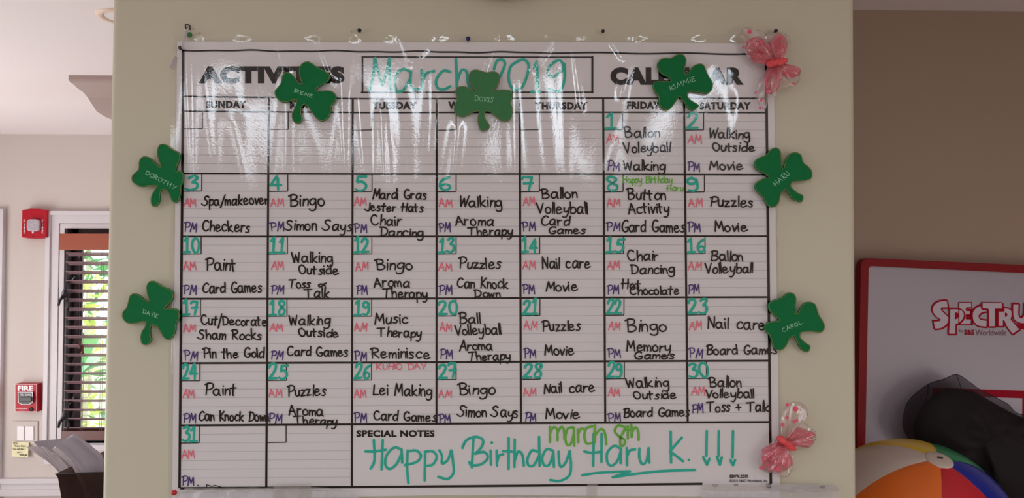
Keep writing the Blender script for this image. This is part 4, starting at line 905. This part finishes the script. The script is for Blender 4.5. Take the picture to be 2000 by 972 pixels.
for i, (s, holes) in enumerate(LET):
    y = YL-0.0002*i-0.0003
    q = poly(mw, s, y-0.00006)
    ribbon(mr, q+[q[0], q[1]], 1.8, y-0.00012, taper=False, caps=False)
    if i: ribbon(mr, [(a+1.1, b+1.1) for a, b in q+[q[0]]], 2.4, y-0.00001, taper=False, caps=False)
    for h in holes:
        poly(mr, h, y-0.00012)
# solid red infill between and behind the letters
poly(mr, "500,300! 600,290! 700,300! 700,520! 480,515! 560,430!", YL); poly(mr, "960,300! 1130,310! 1130,540! 980,548!", YL); poly(mr, "1220,440 1260,480 1350,510 1420,500! 1400,580! 1340,570!", YL)
mw.build('logo_letter_faces', 'boardfill', bd); mr.build('logo_outlines', 'redink', bd)
mb = printed('S&S', 1884, 1903, 643.5, 653.5, YL-0.0018, 0.02); mb.build('logo_small_lettering', 'redink', bd)
mb = printed('by', 1874, 1881.5, 642.5, 650, YL-0.001, 0.0); merge(mb, printed('Worldwide', 1906, 1966, 643.5, 655, YL-0.001, 0.0)); mb.build('logo_grey_lettering', 'greyink', bd)
# red ruled box printed lower on the board
mb = MB(); ribbon(mb, [(1822, 764), (1910, 767), (2060, 772)], 15, YL, taper=False, caps=False); ribbon(mb, [(2004, 766), (2003, 1010)], 14, YL-0.0001, taper=False, caps=False); ribbon(mb, [(1829, 760), (1826, 1005)], 14, YL-0.0001, taper=False, caps=False); mb.build('printed_red_box', 'redink', bd)
mb = MB(); mb.add([P(x, y, YL+0.0008) for x, y in [(1832, 771), (1997, 778), (1996, 1000), (1829, 1000)]], [(0, 1, 2, 3)]); mb.build('printed_white_field', 'white', bd)

# beach ball
bc = P(1780, 1055, 0.40); ray = (P(1835, 896, 1.0)-CAM).normalized()
oc = CAM-bc; bq = oc.dot(ray); pole = (CAM + ray*(-bq-math.sqrt(bq*bq-oc.length_squared+RB*RB)) - bc).normalized()
bb = thing('beach_ball', (bc.x, bc.y, ztop), 'large inflated beach ball with orange, white, red, blue, green and yellow panels', 'ball')
e1 = pole.cross(Vector((0, 1, 0))).normalized(); e2 = pole.cross(e1)
if e2.z > 0: e2 = -e2
# angle measured so that e2 points down the photograph; order seen round the cap
seam = lambda a: a
def bpnt(th, a, r=RB): return bc + (pole*math.cos(th) + (e2*math.cos(a)+e1*math.sin(a))*math.sin(th))*r
# which side is e1: make +a go towards the picture's left
sgn = -1 if e1.x > 0 else 1
PAN = [('b_orange', 0.0, 1.05), ('b_white', 1.05, 2.09), ('b_yellow', 2.09, 3.14), ('b_green', 3.14, 4.19), ('b_blue', 4.19, 5.24), ('b_red', 5.24, 6.2832)]
for m, a0, a1 in PAN:
    mb = MB(); NA, NT = 10, 28; vs = []
    for j in range(NT+1):
        th = 0.085 + (math.pi-0.17)*j/NT
        for i in range(NA+1):
            u = i/NA; a = (a0+(a1-a0)*u+0.35)*sgn; e = 1-0.010*math.exp(-(min(u, 1-u)*9)**2)
            vs.append(bpnt(th, a, RB*e))
    mb.add(vs, [(j*(NA+1)+i, j*(NA+1)+i+1, (j+1)*(NA+1)+i+1, (j+1)*(NA+1)+i) for j in range(NT) for i in range(NA)], 0, True)
    o = mb.build('panel', m, bb); o['label'] = m[2:]+' ball panel'
for s in (1, -1):
    mb = MB(); vs = []; pr = [(0.0, 1.012), (0.05, 1.012), (0.112, 1.008), (0.128, 1.0), (0.128, 0.985)]
    for th, rr_ in pr:
        for k in range(24):
            a = 2*math.pi*k/24; t = th if s == 1 else math.pi-th; vs.append(bpnt(t, a, RB*rr_))
    mb.add(vs, [(j*24+k, j*24+(k+1) % 24, (j+1)*24+(k+1) % 24, (j+1)*24+k) for j in range(len(pr)-1) for k in range(24)], 0, True); cp = mb.build('end_cap', 'b_white', bb)
mb = MB(); c0 = bpnt(0, 0, RB*1.013); mb.tube([c0-e1*0.006+pole*0.001, c0+e1*0.006+pole*0.001], 0.0022, 6); mb.build('valve', 'dark', bb)

# black mesh bag
def pillow(name, out, ctr, Yc, T_, m, parent, seed, fold=0.012, K=10):
    r = random.Random(seed); q = smooth(out, True, (), 4); n = len(q); mb = MB()
    for s in (-1, 1):
        vs = []
        for k in range(K+1):
            t = 1-k/K
            for i, (a, b) in enumerate(q):
                an = math.atan2(b-ctr[1], a-ctr[0]); rad = T_*math.sqrt(max(0, 1-t*t))
                f = fold*(1-t)*t*4*(math.sin(an*3+seed+7*t)+0.5*math.sin(an*5+2*seed-11*t))
                vs.append(P(ctr[0]+(a-ctr[0])*t, ctr[1]+(b-ctr[1])*t, Yc)+Vector((0, s*(rad+f*0.5 if k else 0), 0)))
        mb.add(vs, [(k*n+i, k*n+(i+1) % n, (k+1)*n+(i+1) % n, (k+1)*n+i) for k in range(K) for i in range(n)], 0, True)
    return mb.build(name, m, parent)
bag = thing('mesh_bag', P(1900, 1020, 0.60), 'sheer black mesh bag slumped between the beach ball and the red-framed board', 'bag')
pillow('mesh_fabric', [(1762, 828), (1768, 795), (1784, 772), (1815, 749), (1843, 740), (1868, 731), (1890, 743), (1912, 759), (1945, 776), (1970, 790), (1988, 807), (2040, 818), (2100, 900), (2080, 1040), (1960, 1060), (1930, 990), (1890, 930), (1830, 900), (1790, 878), (1770, 850)], (1900, 850), 0.615, 0.065, 'mesh', bag, 2)
pillow('packed_contents', [(1783, 835), (1800, 796), (1832, 766), (1862, 758), (1900, 764), (1930, 780), (1965, 800), (2000, 816), (2050, 830), (2085, 900), (2070, 1030), (1965, 1040), (1935, 975), (1892, 915), (1830, 890), (1796, 868)], (1905, 860), 0.615, 0.05, 'meshdark', bag, 4, 0.016)
mb = MB()
OUT = smooth([(1762, 828), (1768, 795), (1784, 772), (1815, 749), (1843, 740), (1868, 731), (1890, 743), (1912, 759), (1945, 776), (1970, 790), (1988, 807), (2040, 818)], False, (), 4)
mb.tube([P(a, b, 0.615) for a, b in OUT[4:]], 0.0009, 5)
for L, d in (([(1813, 751), (1812, 765), (1808, 785), (1797, 808)], 0.03), ([(1868, 731), (1873, 745), (1880, 766)], 0.025)):
    mb.tube([P(a, b, 0.615-d*k/3) for k, (a, b) in enumerate(smooth(L, False, (), 2))], 0.0009, 5)
mb.build('mesh_seam', 'meshdark', bag)
